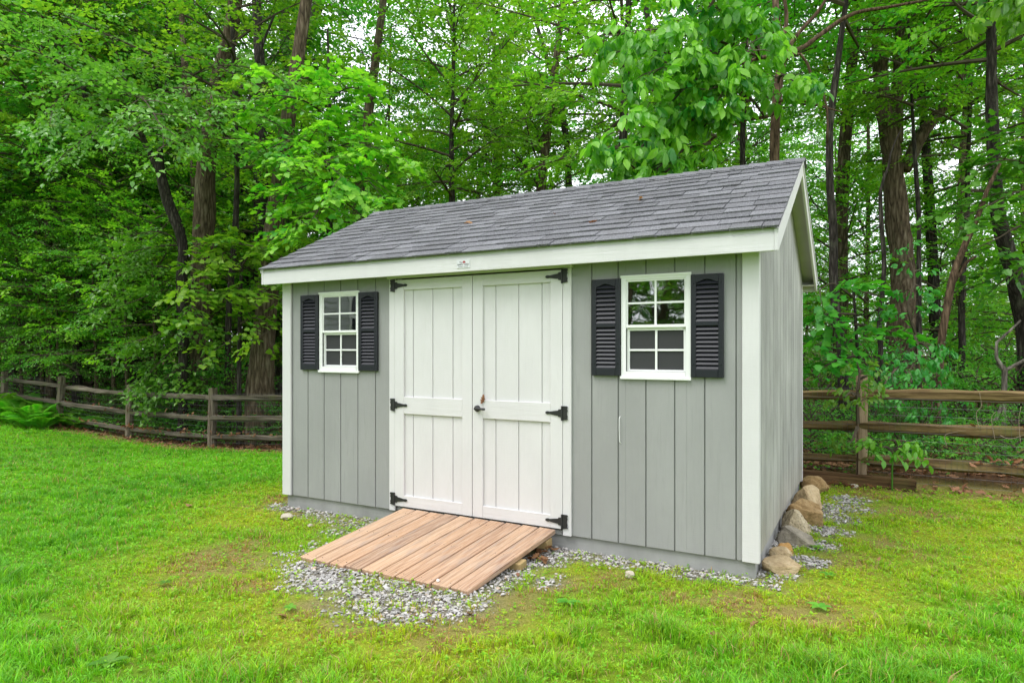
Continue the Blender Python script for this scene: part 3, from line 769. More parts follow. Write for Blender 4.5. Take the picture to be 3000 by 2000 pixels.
# windows: frame, two sashes, muntins, panes, screen
def window(x0, x1):
    z0, z1 = WZ0, WZ1
    w_ = spart('window', box_me('window_flange', x0, x0 + 0.034, -0.012, -0.0025, z0, z1, 0.001), MAT['vinyl'])
    V = MAT['vinyl']
    def b(name, a, c, y0, y1, d, e, mat=V): return obj(name, box_me(name, a, c, y0, y1, d, e, 0.0012), mat, w_)
    b('frame', x1 - 0.034, x1, -0.012, -0.0025, z0, z1)
    b('frame', x0 + 0.0344, x1 - 0.0344, -0.0125, -0.0025, z1 - 0.030, z1)
    b('frame', x0 + 0.0344, x1 - 0.0344, -0.018, -0.0025, z0 - 0.002, z0 + 0.050)
    b('drip_cap', x0 - 0.004, x1 + 0.004, -0.020, -0.0125, z1 - 0.012, z1 + 0.004)
    b('sill', x0 - 0.004, x1 + 0.004, -0.026, -0.0185, z0 - 0.004, z0 + 0.016)
    ux0, ux1 = x0 + 0.0345, x1 - 0.0345
    zm = 1.543
    yu, yl = -0.004, 0.012
    # upper sash
    b('sash', ux0, ux0 + 0.012, yu, yu + 0.02, zm + .015, z1 - 0.0305); b('sash', ux1 - 0.012, ux1, yu, yu + 0.02, zm + .015, z1 - 0.0305)
    b('sash', ux0 + 0.0122, ux1 - 0.0122, yu - .001, yu + 0.02, z1 - 0.042, z1 - 0.0305); b('meeting_rail', ux0 + .0002, ux1 - .0002, yu - 0.004, yu + 0.02, zm - 0.006, zm + 0.0148)
    # lower sash, set back
    b('sash', ux0, ux0 + 0.020, yl, yl + 0.02, z0 + 0.0505, zm - 0.0065); b('sash', ux1 - 0.020, ux1, yl, yl + 0.02, z0 + 0.0505, zm - 0.0065)
    b('sash', ux0 + 0.0202, ux1 - 0.0202, yl - .001, yl + 0.02, zm - 0.026, zm - 0.0065); b('sash', ux0 + 0.0202, ux1 - 0.0202, yl - .001, yl + 0.02, z0 + 0.0505, z0 + 0.064)
    mx = (x0 + x1) / 2 + 0.0
    gx0, gx1, gt, gb = ux0 + 0.012, ux1 - 0.012, z1 - 0.042, zm + 0.0148
    gm = (gt + gb) / 2
    b('muntin', mx - 0.0075, mx + 0.0075, yu + .001, yu + 0.011, gb, gt); b('muntin', gx0, mx - 0.0077, yu + .002, yu + 0.0112, gm - 0.007, gm + 0.007); b('muntin', mx + 0.0077, gx1, yu + .002, yu + 0.0112, gm - 0.007, gm + 0.007)
    lx0, lx1, lt, lb = ux0 + 0.020, ux1 - 0.020, zm - 0.026, z0 + 0.064
    lm = (lt + lb) / 2
    b('muntin', mx - 0.0075, mx + 0.0075, yl + .001, yl + 0.011, lb, lt); b('muntin', lx0, mx - 0.0077, yl + .002, yl + 0.0112, lm - 0.007, lm + 0.007); b('muntin', mx + 0.0077, lx1, yl + .002, yl + 0.0112, lm - 0.007, lm + 0.007)
    def pane(name, a, c, y, d, e, mat):
        return obj(name, box_me(name, a, c, y, y + 0.003, d, e), mat, w_)
    for a, c in ((gx0, mx - .0076), (mx + .0076, gx1)):
        for d, e in ((gb, gm - .0071), (gm + .0071, gt)): pane('pane', a, c, yu + 0.006, d, e, MAT['glass'])
    for a, c in ((lx0, mx - .0076), (mx + .0076, lx1)):
        for d, e in ((lb, lm - .0071), (lm + .0071, lt)): pane('pane', a, c, yl + 0.0165, d, e, MAT['glass'])
    pane('insect_screen', lx0, lx1, yl + 0.0125, lb, lt, MAT['screen'])
    for i in range(5):
        xx = x0 + 0.05 + i * (x1 - x0 - 0.1) / 4
        for zz in (z0 + 0.008,):
            V_, T_ = tube_arrays(np.array([(xx, -0.026, zz), (xx, -0.0285, zz)]), [0.004, 0.003], 6)
            obj('screw', mesh_np('screw', V_, T_), V, w_)
    return w_
w1 = window(*WIN[0]); w2 = window(*WIN[1])

# louvred shutters
LOUV = None
def shutter(x0, x1):
    global LOUV
    z0, z1 = 1.195, 1.889; st = 0.034
    s = spart('shutter', box_me('stile', x0, x0 + st, -0.030, -0.003, z0, z1, 0.003), MAT['shutter'])
    K = MAT['shutter']
    obj('stile', box_me('stile', x1 - st, x1, -0.030, -0.003, z0, z1, 0.003), K, s)
    obj('rail', box_me('rail', x0 + st + .0003, x1 - st - .0003, -0.029, -0.003, z0, z0 + 0.056, 0.003), K, s)
    zm = 1.557
    obj('rail', box_me('rail', x0 + st + .0003, x1 - st - .0003, -0.029, -0.003, zm - 0.014, zm + 0.014, 0.002), K, s)
    # arched top rail
    n = 12; xi0, xi1 = x0 + st + .0003, x1 - st - .0003
    pts = [(xi0, z1)] + [(xi0 + (xi1 - xi0) * i / n, z1 - 0.055 + 0.022 * math.sin(math.pi * i / n) ** 1.6) for i in range(n + 1)] + [(xi1, z1)]
    obj('rail', prism_me('rail', pts, 'y', -0.029, -0.003), K, s)
    obj('back_panel', box_me('back_panel', xi0, xi1, -0.008, -0.0032, z0 + 0.03, z1 - 0.02), K, s)
    wl = xi1 - xi0
    if LOUV is None:
        bm = bmesh.new()
        prof = [(-0.010, 0.0), (-0.028, -0.028), (-0.024, -0.0295), (-0.008, -0.003)]
        A = [bm.verts.new((0, y, z)) for y, z in prof]; B = [bm.verts.new((1, y, z)) for y, z in prof]
        bm.faces.new(A); bm.faces.new(B[::-1])
        for i in range(4): bm.faces.new((A[i], A[(i + 1) % 4], B[(i + 1) % 4], B[i]))
        bmesh.ops.recalc_face_normals(bm, faces=list(bm.faces))
        LOUV = bm_mesh('louver', bm); LOUV.materials.append(K)
    for za, zb, n in ((z0 + 0.058, zm - 0.014, 10), (zm + 0.014, z1 - 0.036, 9)):
        pitch = (zb - za) / n
        for i in range(n):
            obj('louver', LOUV, None, s, loc=(xi0, 0, zb - i * pitch - 0.002), scl=(wl, 1, min(1, pitch / 0.031)))
    for xx in (x0 + st / 2, x1 - st / 2):
        for zz in (z0 + 0.09, z1 - 0.06):
            V_, T_ = tube_arrays(np.array([(xx, -0.0295, zz), (xx, -0.034, zz)]), [0.006, 0.004], 8)
            obj('screw_cap', mesh_np('screw_cap', V_, T_), K, s)
    return s
for q in ((0.244, 0.464), (0.953, 1.168), (3.171, 3.385), (3.887, 4.102)): shutter(*q)
# the right shutters stand a little proud of the frames in the photo: overlap is avoided by butting them

# maker's plate on the fascia
c0 = onY(1358, 773, -0.158)
pl = spart('name_plaque', box_me('name_plaque', c0[0] - 0.060, c0[0] + 0.060, -0.1625, -0.1585, c0[2] - 0.033, c0[2] + 0.033, 0.001), MAT['plaque'])
def text(txt, size, x, z, mat):
    cu = bpy.data.curves.new('lettering', 'FONT'); cu.body = txt; cu.size = size; cu.align_x = 'CENTER'; cu.extrude = 0.0004
    tmp = bpy.data.objects.new('lettering', cu); COL.objects.link(tmp); bpy.context.view_layer.update()
    me = bpy.data.meshes.new_from_object(tmp.evaluated_get(bpy.context.evaluated_depsgraph_get())); bpy.data.objects.remove(tmp)
    me.materials.clear(); o = obj('lettering', me, mat)
    o.parent = pl; o.location = (x, -0.1629, z); o.rotation_euler = (R(90), 0, 0); return o
text('The', 0.018, c0[0] - 0.022, c0[2] + 0.006, MAT['ink'])
text('BARN YARD', 0.0195, c0[0], c0[2] - 0.012, MAT['ink'])
for u0, u1 in ((-0.045, -0.004), (0.004, 0.045)):
    obj('print_line', box_me('print_line', c0[0] + u0, c0[0] + u1, -0.1632, -0.1627, c0[2] - 0.0235, c0[2] - 0.0205), MAT['ink'], pl)
em = prism_me('emblem', [(-0.012, 0), (0.012, 0), (0.013, 0.009), (0.006, 0.016), (0, 0.018), (-0.006, 0.016), (-0.013, 0.009)], 'y', -0.1634, -0.1627)
obj('emblem', em, MAT['red_ink'], pl, loc=(c0[0] + 0.008, 0, c0[2] + 0.006))

hk = [onY(1817, 1219, -.012), onY(1814, 1228, -.02), onY(1815, 1290, -.016), onY(1820, 1298, -.006)]
V_, T_ = tube_arrays(smooth_path(np.array(hk), 12), np.full(12, .0028), 6)
spart('hook', mesh_np('hook', V_, T_, True), MAT['vinyl'])

# ------------------------------------------------------------------ ramp
RW0, RW1 = 1.464, 2.897
ramp = empty('wooden_ramp', (2.17, -0.6, -0.12), 'brown plank ramp leading up to the shed doors', 'ramp')
RI = Matrix.Translation((-2.17, 0.6, 0.12))
top = np.array([-0.032, 0.040]); bot = np.array([-1.115, -0.088])
rl = np.hypot(*(top - bot)); ra = math.atan2(top[1] - bot[1], top[0] - bot[0])
nb = 10; bw = (RW1 - RW0) / nb
for i in range(nb):
    me = box_me('deck_board', 0, bw - 0.009, 0, rl + rs.uniform(-.004, .004), -0.034, 0, 0.004)
    o = obj('deck_board', me, MAT['deck'], ramp); o.matrix_parent_inverse = RI
    o.location = (RW0 + i * bw - 0.085, bot[0], bot[1] + rs.uniform(-.002, .002)); o.rotation_euler = (ra, rs.uniform(-.012, .012), -0.078)
def joist(yc, hgt):
    s = (yc - bot[0]) / (top[0] - bot[0]); zt = bot[1] + s * (top[1] - bot[1]) - 0.036 / math.cos(ra)
    me = box_me('joist', RW0 + 0.02, RW1 - 0.012, -0.045, 0.045, -hgt, 0.0, 0.003)
    o = obj('joist', me, MAT['joist'], ramp, loc=(0, yc, zt - 0.001), rot=(ra, 0, 0)); o.matrix_parent_inverse = RI
joist(-0.14, .06); joist(-0.55, .05)
# nail heads joined per ramp
a = Acc()
for i in range(nb):
    for t in (0.04, 0.50, 0.90):
        for u in (0.22, 0.78):
            yy = bot[0] + t * rl * math.cos(ra); zz = bot[1] + t * rl * math.sin(ra)
            xx = RW0 + (i + u) * bw - 0.085 * (1 - t)
            a.add(tube_arrays(np.array([(xx, yy, zz - 0.002), (xx, yy - .0004, zz + 0.0022)]), [0.0035, 0.003], 6))
o = obj('nail_heads', a.mesh('nail_heads'), MAT['iron'], ramp); o.matrix_parent_inverse = RI; o['kind'] = 'stuff'

# ------------------------------------------------------------------ boulders along the right wall
def boulder(name, c, size, seed, mat, label, cuts=12, rz=0.0, group='boulders along the side of the shed', cutd=(0.55, 0.9), planes_=()):
    g = random.Random(seed)
    bm = bmesh.new(); bmesh.ops.create_icosphere(bm, subdivisions=4, radius=1)
    planes = [(Vector(n).normalized(), d) for n, d in planes_]
    for _ in range(cuts):
        n = Vector((g.gauss(0, 1), g.gauss(0, 1), g.gauss(0, 0.8))).normalized(); planes.append((n, g.uniform(*cutd)))
    off = Vector((g.random() * 50, g.random() * 50, g.random() * 50))
    for v in bm.verts:
        p = v.co.copy()
        p *= 1 + 0.20 * mnoise.noise(p * 0.9 + off)
        for n, d in planes:
            t = p.dot(n)
            if t > d: p -= n * (t - d) * 0.97
        p += v.co.normalized() * (0.05 * mnoise.noise(p * 3.2 + off) + 0.03 * mnoise.noise(p * 9 + off) + 0.012 * mnoise.noise(p * 24 + off))
        v.co = p
    lo = [min(v.co[i] for v in bm.verts) for i in range(3)]; hi = [max(v.co[i] for v in bm.verts) for i in range(3)]
    for v in bm.verts:
        for i in range(3): v.co[i] = ((v.co[i] - lo[i]) / (hi[i] - lo[i]) - (0.5 if i < 2 else 0.22)) * size[i] * (1.0 if i < 2 else 1.28)
    me = bm_mesh(name, bm, False)
    o = obj(name, me, mat); o.location = c; o.rotation_euler = (0, 0, rz)
    return props(o, label, 'boulder', group)
# zoomed photo boxes (left, right, base, top) and looks
for (bx0, bx1, by, bt, seed, mt, lab, rz, cd_, pl_) in [
    (480, 920, 1315, 1128, 3, 'tan', 'flat tan boulder nearest the front corner of the shed', .15, (.75, 1.0), [((.05, -.25, 1), .30), ((.3, -1, .1), .65)]),
    (560, 830, 1138, 990, 5, 'tan', 'small round mottled boulder just behind the flat tan one', .3, (.8, 1.1), []),
    (715, 930, 1072, 962, 6, 'orange', 'low orange slab wedged behind the small round boulder', -.4, (.55, .8), [((0.3, -.2, 1), .25)]),
    (700, 1135, 985, 768, 17, 'grey', 'low dark grey boulder with sloping back', .1, (.6, .9), [((.75, -.15, 1), .30), ((-.5, -1, .4), .55)]),
    (700, 1035, 850, 560, 12, 'speck', 'upright speckled boulder behind the dark grey one', .2, (.7, .95), [((-.9, -.2, .6), .62), ((.9, -.3, .55), .6)]),
    (800, 1205, 755, 458, 23, 'brown', 'blocky brown boulder in the middle of the row', .2, (.7, .95), [((.25, -.35, 1), .45), ((.1, -1, -.1), .5), ((1, .1, 0), .62)]),
    (880, 1225, 575, 285, 9, 'tan', 'long tan boulder leaning outward toward the rear', -.3, (.6, .85), [((.8, -.3, .8), .42), ((-.3, -1, .3), .55)]),
    (1000, 1165, 410, 288, 31, 'tan', 'small boulder half hidden near the rear corner of the shed', .2, (.7, 1), []),
    (1000, 1315, 392, 178, 15, 'brown', 'round brown boulder last in the row by the rear corner', .4, (.8, 1.1), [])]:
    p = onZ(2100 + (bx0 + bx1) / 2 * .2551, 1350 + by * .2551, -.12); Dm = float((p - CAM) @ FW)
    wpx = (bx1 - bx0) * .2551 * Dm / F_PX; hh = (by - bt) * .2551 * Dm / F_PX
    size = (wpx * .98, wpx * .86, hh * 1.06 - .08 * wpx)
    c_ = p + FW * size[1] * .42
    boulder('boulder', (max(c_[0], 4.31 + size[0] * .46), c_[1], -.12), size, seed, BM[mt], lab, rz=rz, cutd=cd_, planes_=pl_)
for (px, py, size, seed, lab) in [(828, 1522, (.125, .10, .05), 41, 'pale flat stone in the grass left of the shed'), (903, 1543, (.05, .045, .025), 42, 'small white stone beside the left gravel strip'),
                                  (1842, 1695, (.065, .055, .045), 43, 'pale round stone on the weeds in front of the right siding'), (2502, 1430, (.085, .07, .04), 44, 'small tan stone on the grass near the landscape timber'),
                                  (1280, 1700, (.02, .02, .02), 45, None)]:
    if lab is None: continue
    p = onZ(px, py, -0.115); o = boulder('stone', (p[0], p[1] + size[1] / 2, gz(p[0], p[1]) + .004), size, seed, BM['pale'], lab, group='loose stones on the lawn', cutd=(.7, 1)); o['category'] = 'stone'
# small white ball, marble-sized, near the foot of the ramp
bm = bmesh.new(); bmesh.ops.create_icosphere(bm, subdivisions=4, radius=0.0105)
for v in bm.verts:
    if mnoise.cell(v.co * 400) > 0.5: v.co *= 0.985
gp = onZ(1283, 1702, -0.08); s_ = (gp[1] - bot[0]) / (top[0] - bot[0])
o = obj('small_ball', bm_mesh('small_ball', bm, True), MAT['vinyl'], loc=(gp[0], gp[1], bot[1] + s_ * (top[1] - bot[1]) + 0.0105)); props(o, 'small white ball resting near the foot of the ramp', 'ball')

# ------------------------------------------------------------------ split rail fence (one straight run behind the shed)
FY = 3.85
fence = empty('split_rail_fence', (-4, FY, -0.45), 'weathered three-rail split rail fence with wire mesh behind the shed', 'fence')
FI = Matrix.Translation((4, -FY, 0.45))
PX = [-16.7, -13.99, -11.52, -8.82, -6.164, -3.5, -0.85, 1.95, 4.86, 7.6]
LEAN = [0, .02, .10, .05, .02, 0, 0, 0, .0, 0]
RZ = [(.45, .05, -.30)] * 10
PTOP = [.9, .823, .768, .64, .649, .75, .85, .95, 1.09, 1.1]
RAILZ = {0: (.70, .33, .0), 1: (.66, .30, -.04), 2: (.545, .16, -.20), 3: (.44, .05, -.30), 4: (.46, .07, -.294), 5: (.56, .19, -.15), 6: (.66, .30, -.04), 7: (.78, .42, .08), 8: (.885, .525, .165), 9: (.91, .555, .15)}
def fpart(name, me, mat):
    o = obj(name, me, mat, fence); o.matrix_parent_inverse = FI; return o
for i, x in enumerate(PX):
    if x > 7.7: continue
    zg = float(gz(x, FY)) - 0.15; zt = PTOP[i]; ln = LEAN[i]
    g = np.random.default_rng(100 + i)
    bm = bmesh.new(); rows = []
    w0, w1 = 0.066, 0.052
    for k in range(9):
        t = k / 8; z = zg + (zt - zg) * t
        row = []
        for (sx, sy) in ((-1, -1), (-.2, -1.15), (1, -1), (1.1, 0), (1, 1), (-1, 1)):
            row.append(bm.verts.new((x + ln * t * (zt - zg) + sx * (w0 if i != 8 else .054) * (1 + .08 * g.normal()) , FY + sy * w1 * (1 + .08 * g.normal()), z + (0.012 * g.normal() if k == 8 else 0))))
        rows.append(row)
    for k in range(8):
        for q in range(6): bm.faces.new((rows[k][q], rows[k][(q + 1) % 6], rows[k + 1][(q + 1) % 6], rows[k + 1][q]))
    bm.faces.new(rows[0][::-1]); bm.faces.new(rows[-1])
    bmesh.ops.recalc_face_normals(bm, faces=list(bm.faces))
    fpart('post', bm_mesh('post', bm), MAT['post_tan'] if i == 8 else MAT['post'])
for i in range(len(PX) - 1):
    for k in range(3):
        x0, x1 = PX[i], PX[i + 1]
        z0, z1 = RAILZ[i][k], RAILZ[i + 1][k]
        g = np.random.default_rng(300 + i * 3 + k)
        a0, a1 = x0 - 0.13, x1 + 0.13
        if i == 1 and k == 2: a0 = x0 + 1.25; z0 += -.02           # broken bottom rail among the ferns
        if i == 2 and k == 0: a0 = x0 + 0.42; z0 -= 0.02           # slipped top rail
        dy = (0.012 if i % 2 else -0.012) + (0.03 * (k - 1) if i == 2 else 0)
        n = 14
        P = np.stack([np.linspace(a0, a1, n), np.full(n, FY + dy) + 0.003 * np.cumsum(g.normal(size=n)) * .5, np.linspace(z0, z1, n) + 0.004 * np.cumsum(g.normal(size=n)) * .5 - 0.004 * np.sin(np.linspace(0, math.pi, n))], 1)
        rad = (0.052 if x0 < 3 else 0.066) * np.r_[0.7, np.ones(n - 2), 0.7] * (1 + 0.10 * g.normal(size=n)) * g.uniform(.9, 1.1)
        V, T = tube_arrays(P, rad, 6, 0.22, int(300 + i * 3 + k))
        fpart('rail', mesh_np('rail', V, T, False), MAT['rail_mossy'] if x0 > 1 else MAT['rail'])
# welded wire stapled to the front of each bay
for i in range(1, len(PX) - 1):
    x0, x1 = PX[i] + .07, PX[i + 1] - .07
    a = Acc()
    zb0, zb1 = float(gz(x0, FY)) + 0.02, float(gz(x1, FY)) + 0.02
    H = 1.0 if x0 < 4 else 0.9
    sag = 0.10 if i == 2 else 0.0
    th = 0.0011
    for k in range(11):
        xs_ = np.linspace(x0, x1, 9); P = np.stack([xs_, np.full(9, FY - 0.075) + (0.05 * np.sin(np.linspace(0, 3.1, 9)) if i == 2 and k > 7 else 0), np.interp(xs_, [x0, x1], [zb0, zb1]) + H * k / 10 - sag * np.sin(np.linspace(0, 3.14, 9)) * k / 10], 1)
        a.add(tube_arrays(P, np.full(9, th * 1.25), 3, cap=False))
    for xx in np.arange(x0, x1, 0.051):
        t = (xx - x0) / (x1 - x0); zz = zb0 + (zb1 - zb0) * t
        topx = xx + (0.22 * math.sin(3.14 * t) if i == 2 else 0)
        P = np.array([(xx, FY - 0.076, zz), (xx, FY - 0.0765, zz + H * .55), (topx, FY - 0.076, zz + H - sag * math.sin(3.14 * t))])
        a.add(tube_arrays(P, np.full(3, th), 3, cap=False))
    fpart('wire_mesh', a.mesh('wire_mesh'), MAT['wire'])

# landscape timber lying along the right end of the fence
p0, p1 = onY(2300, 1391, 3.66), onY(2684, 1408, 3.66)
bm = bmesh.new()
bmesh.ops.create_cube(bm, size=1)
bmesh.ops.scale(bm, vec=(p1[0] - p0[0], 0.14, 0.155), verts=bm.verts)
bmesh.ops.bevel(bm, geom=list(bm.edges), offset=0.012, segments=2, affect='EDGES')
bmesh.ops.subdivide_edges(bm, edges=[e for e in bm.edges if e.calc_length() > 0.5], cuts=14)
for v in bm.verts: v.co += Vector((0, 0.006 * mnoise.noise(v.co * 6), 0.008 * mnoise.noise(v.co * 5 + Vector((3, 1, 2)))))
o = obj('landscape_timber', bm_mesh('landscape_timber', bm), MAT['timber'], loc=((p0[0] + p1[0]) / 2, 3.66, -0.065), rot=(0, R(0.6), 0))
props(o, 'dark brown squared timber on the ground below the right fence', 'timber')

# ------------------------------------------------------------------ leaves, sprays, crowns
def leaf_shape(kind):
    """unit leaf along +x, lying in xy, returns verts, tris"""
    if kind == 'diamond':
        V = [(0, 0, 0), (.42, .36, .06), (1, 0, -.06), (.42, -.36, .06)]; T = [(0, 2, 1), (0, 3, 2)]
    elif kind == 'ovate':
        V = [(0, 0, 0), (.25, .30, .05), (.62, .27, .03), (1, 0, -.14), (.62, -.27, .03), (.25, -.30, .05), (.45, 0, 0)]
        T = [(0, 6, 1), (1, 6, 2), (2, 6, 3), (3, 6, 4), (4, 6, 5), (5, 6, 0)]
    elif kind == 'maple':
        pts = [(.0, 0), (.05, .30), (.22, .26), (.30, .52), (.50, .30), (.62, .33), (1.0, 0), (.62, -.33), (.50, -.30), (.30, -.52), (.22, -.26), (.05, -.30)]
        V = [(x, y, .05 * abs(y) * 2 - .10 * max(0, x - .4)) for x, y in pts] + [(.35, 0, 0)]
        n = len(pts); T = [(i, (i + 1) % n, n) for i in range(n)]; T = [(a, c, b) for a, b, c in T]
    elif kind == 'big':
        V = [(0, 0, 0)]; rows = ((.2, .17, .0), (.48, .26, -.03), (.75, .20, -.10))
        for x, wd, z in rows: V += [(x, wd, z + .05), (x, 0, z), (x, -wd, z + .05)]
        V.append((1, 0, -.22))
        T = [(0, 2, 1), (0, 3, 2)]
        for r in (1, 4): T += [(r, r + 1, r + 4), (r, r + 4, r + 3), (r + 1, r + 2, r + 5), (r + 1, r + 5, r + 4)]
        T += [(7, 8, 10), (8, 9, 10)]
    return np.array(V, float), np.array(T, int)

def rotm(a, ax):
    c, s = math.cos(a), math.sin(a)
    return np.array({'x': [[1, 0, 0], [0, c, -s], [0, s, c]], 'y': [[c, 0, s], [0, 1, 0], [-s, 0, c]], 'z': [[c, -s, 0], [s, c, 0], [0, 0, 1]]}[ax])

def spray_templates(kind, n_leaf, L, leaf, k=5, seed=1, flat=0.35, droop=0.25, fan=0.5, pet=0.03):
    """k little leafy twigs: leaves alternate along a flat twig of length L"""
    g = np.random.default_rng(seed); lv, lt = leaf_shape(kind); out = []
    for _ in range(k):
        V, T, A = [], [], []; c = 0
        for i in range(n_leaf):
            t = (i + g.random()) / n_leaf; side = 1 if i % 2 else -1
            branch = g.choice((-1, 0, 1)) * fan
            base = np.array([L * t, branch * L * t * .75, -droop * L * t * t])
            if kind == 'big':      # leaves in whorls at the twig end
                base = np.array([L * (.45 + .55 * t), 0.05 * g.normal(), -droop * L * t * t])
            ang = side * g.uniform(.5, 1.25) + branch * .6
            if kind == 'big': ang = g.uniform(-2.4, 2.4)
            if i == n_leaf - 1: ang = 0
            s = leaf * g.uniform(.65, 1.15)
            Rm = rotm(ang, 'z') @ rotm(g.uniform(-.2, .5) + (.65 if kind == 'big' else 0), 'y') @ rotm(g.normal(0, flat), 'x')
            v = (lv + np.array([pet / max(leaf, .01) * .5, 0, 0])) * s @ Rm.T + base + np.array([0, 0, g.normal(0, .012)])
            V.append(v); T.append(lt + c); c += len(lv); A.append(np.full(len(lt), g.random()))
        out.append((np.vstack(V), np.vstack(T), np.concatenate(A)))
    return out

def place_sprays(frames, tm, seed=0, vbias=0.0):
    """frames: list of (origin, dir, normal, scale)"""
    g = np.random.default_rng(seed)
    O = np.array([f[0] for f in frames]); D = np.array([f[1] for f in frames]); N = np.array([f[2] for f in frames]); S = np.array([f[3] for f in frames])
    D /= np.linalg.norm(D, axis=1)[:, None] + 1e-9
    B = np.cross(N, D); B /= np.linalg.norm(B, axis=1)[:, None] + 1e-9
    N = np.cross(D, B)
    pick = g.integers(0, len(tm), len(frames)); VV, TT, AA = [], [], []; off = 0
    for k, (v, t, a) in enumerate(tm):
        idx = np.where(pick == k)[0]
        if len(idx) == 0: continue
        X = O[idx, None, :] + S[idx, None, None] * (v[None, :, 0:1] * D[idx, None, :] + v[None, :, 1:2] * B[idx, None, :] + v[None, :, 2:3] * N[idx, None, :])
        VV.append(X.reshape(-1, 3)); n = len(v)
        TT.append((t[None] + (np.arange(len(idx)) * n)[:, None, None]).reshape(-1, 3) + off); off += n * len(idx)
        sh = g.normal(0, .22, len(idx))
        AA.append(np.clip(a[None, :] * .6 + .2 + sh[:, None] + vbias, 0, 1).ravel())
    return np.vstack(VV), np.vstack(TT), np.concatenate(AA)

def foliate(limbs, seed=0, sub_len=1.0, sub_gap=.28, spr_gap=.2, start=.15, up=.1, droop=.18, spr_scale=1.0, njit=.3, face=None, lift=0.25):
    """limbs: list of (k,4) arrays x,y,z,r.  Returns twig arrays (Acc) and spray frames"""
    g = np.random.default_rng(seed); acc = Acc(); frames = []
    for Lb in limbs:
        Lb = smooth_path(Lb, max(6, len(Lb) * 3))
        acc.add(tube_arrays(Lb[:, :3], Lb[:, 3], 5))
        seg = np.linalg.norm(np.diff(Lb[:, :3], axis=0), axis=1); tot = seg.sum(); cum = np.r_[0, np.cumsum(seg)]
        s = tot * start; sgn = 1
        while s < tot:
            p = np.array([np.interp(s, cum, Lb[:, c]) for c in range(3)]); q = np.array([np.interp(min(s + .05, tot + .0), cum, Lb[:, c]) for c in range(3)])
            if np.linalg.norm(q - p) < 1e-5: q = Lb[-1, :3]; p0 = Lb[-2, :3]; tg = q - p0
            else: tg = q - p
            tg /= np.linalg.norm(tg) + 1e-9
            side = np.cross(tg, UPV); nn = np.linalg.norm(side); side = side / nn if nn > .15 else np.array([math.cos(s * 5), math.sin(s * 5), 0])
            ang = g.uniform(.6, 1.2); rollz = g.normal(0, .35)
            d = tg * math.cos(ang) + (side * math.cos(rollz) + UPV * math.sin(rollz)) * sgn * math.sin(ang) + UPV * up
            d /= np.linalg.norm(d)
            ln = sub_len * (1 - .55 * s / tot) * g.uniform(.6, 1.2)
            n = 4; tt = np.linspace(0, 1, n)[:, None]
            P = p + d * ln * tt + UPV * (lift * tt * ln * .4 - droop * ln * tt ** 2)
            acc.add(tube_arrays(P, np.linspace(.009, .003, n) * (1 + ln * .4), 3, cap=False))
            u = spr_gap * g.uniform(.3, 1)
            k = 0
            while u <= ln:
                t = u / ln; o = p + d * u + UPV * (lift * t * ln * .4 - droop * ln * t * t)
                sd_ = np.cross(d, UPV); sd_ /= np.linalg.norm(sd_) + 1e-9
                dv = d * g.uniform(.5, 1) + sd_ * (1 if k % 2 else -1) * g.uniform(.2, .9) + UPV * (-.15 + g.normal(0, .12))
                N = UPV + g.normal(0, njit, 3)
                if face is not None: N = N + face
                frames.append((o, dv, N, spr_scale * g.uniform(.75, 1.25))); u += spr_gap * g.uniform(.6, 1.4); k += 1
            frames.append((p + P[-1] - p, d + UPV * -.1, UPV + g.normal(0, njit, 3), spr_scale))
            s += sub_gap * g.uniform(.6, 1.4); sgn = -sgn
    return acc, frames

def auto_limbs(seed, h0, h1, rad, n, el0=0.15, el1=0.9, profile=None, r0=.035):
    """limbs radiating from a vertical axis between heights h0 and h1"""
    g = np.random.default_rng(seed); out = []
    for i in range(n):
        t = (i + g.random() * .7) / n; h = h0 + (h1 - h0) * t
        az = i * 2.39996 + g.normal(0, .3)
        pr = (math.sin(math.pi * (0.18 + .78 * t)) ** .7) if profile is None else profile(t)
        L = rad * pr * g.uniform(.75, 1.15); el = el0 + (el1 - el0) * t + g.normal(0, .12)
        d = np.array([math.cos(az) * math.cos(el), math.sin(az) * math.cos(el), math.sin(el)])
        bend = np.array([g.normal(0, .12), g.normal(0, .12), 0]) * L
        k = np.linspace(0, 1, 5)[:, None]
        P = np.array([0, 0, h]) + d * L * k + bend * k ** 2 + UPV * (-.10 * L * k ** 2)
        out.append(np.hstack([P, (r0 * (1.25 - .55 * t) * (1 - .8 * k))]))
    return out

TM = {
    'maple': spray_templates('diamond', 15, .36, .105, seed=1, flat=.35, fan=.55),
    'maple_near': spray_templates('maple', 11, .34, .115, seed=2, flat=.3, fan=.55),
    'beech': spray_templates('ovate', 13, .42, .075, seed=3, flat=.4, fan=.35, droop=.35),
    'beech_big': spray_templates('ovate', 13, .50, .105, seed=23, flat=.4, fan=.35, droop=.35),
    'oak': spray_templates('diamond', 14, .30, .115, seed=4, flat=.7, fan=.6),
    'far': spray_templates('diamond', 12, .50, .17, seed=5, flat=.5, fan=.6),
    'sass': spray_templates('big', 9, .22, .165, seed=6, flat=.45, fan=.2, droop=.3, k=7),
    'vine': spray_templates('big', 7, .20, .09, seed=8, flat=.6, fan=.5, k=5),
    'shrub': spray_templates('ovate', 10, .30, .065, seed=9, flat=.5, fan=.5),
}

def crown_meshes(name, limbs, tmk, seed, **kw):
    acc, fr = foliate(limbs, seed, **kw)
    V, T, A = place_sprays(fr, TM[tmk], seed)
    return acc.mesh(name + '_limbs'), mesh_np(name + '_leaves', V, T, False, {'v': A})

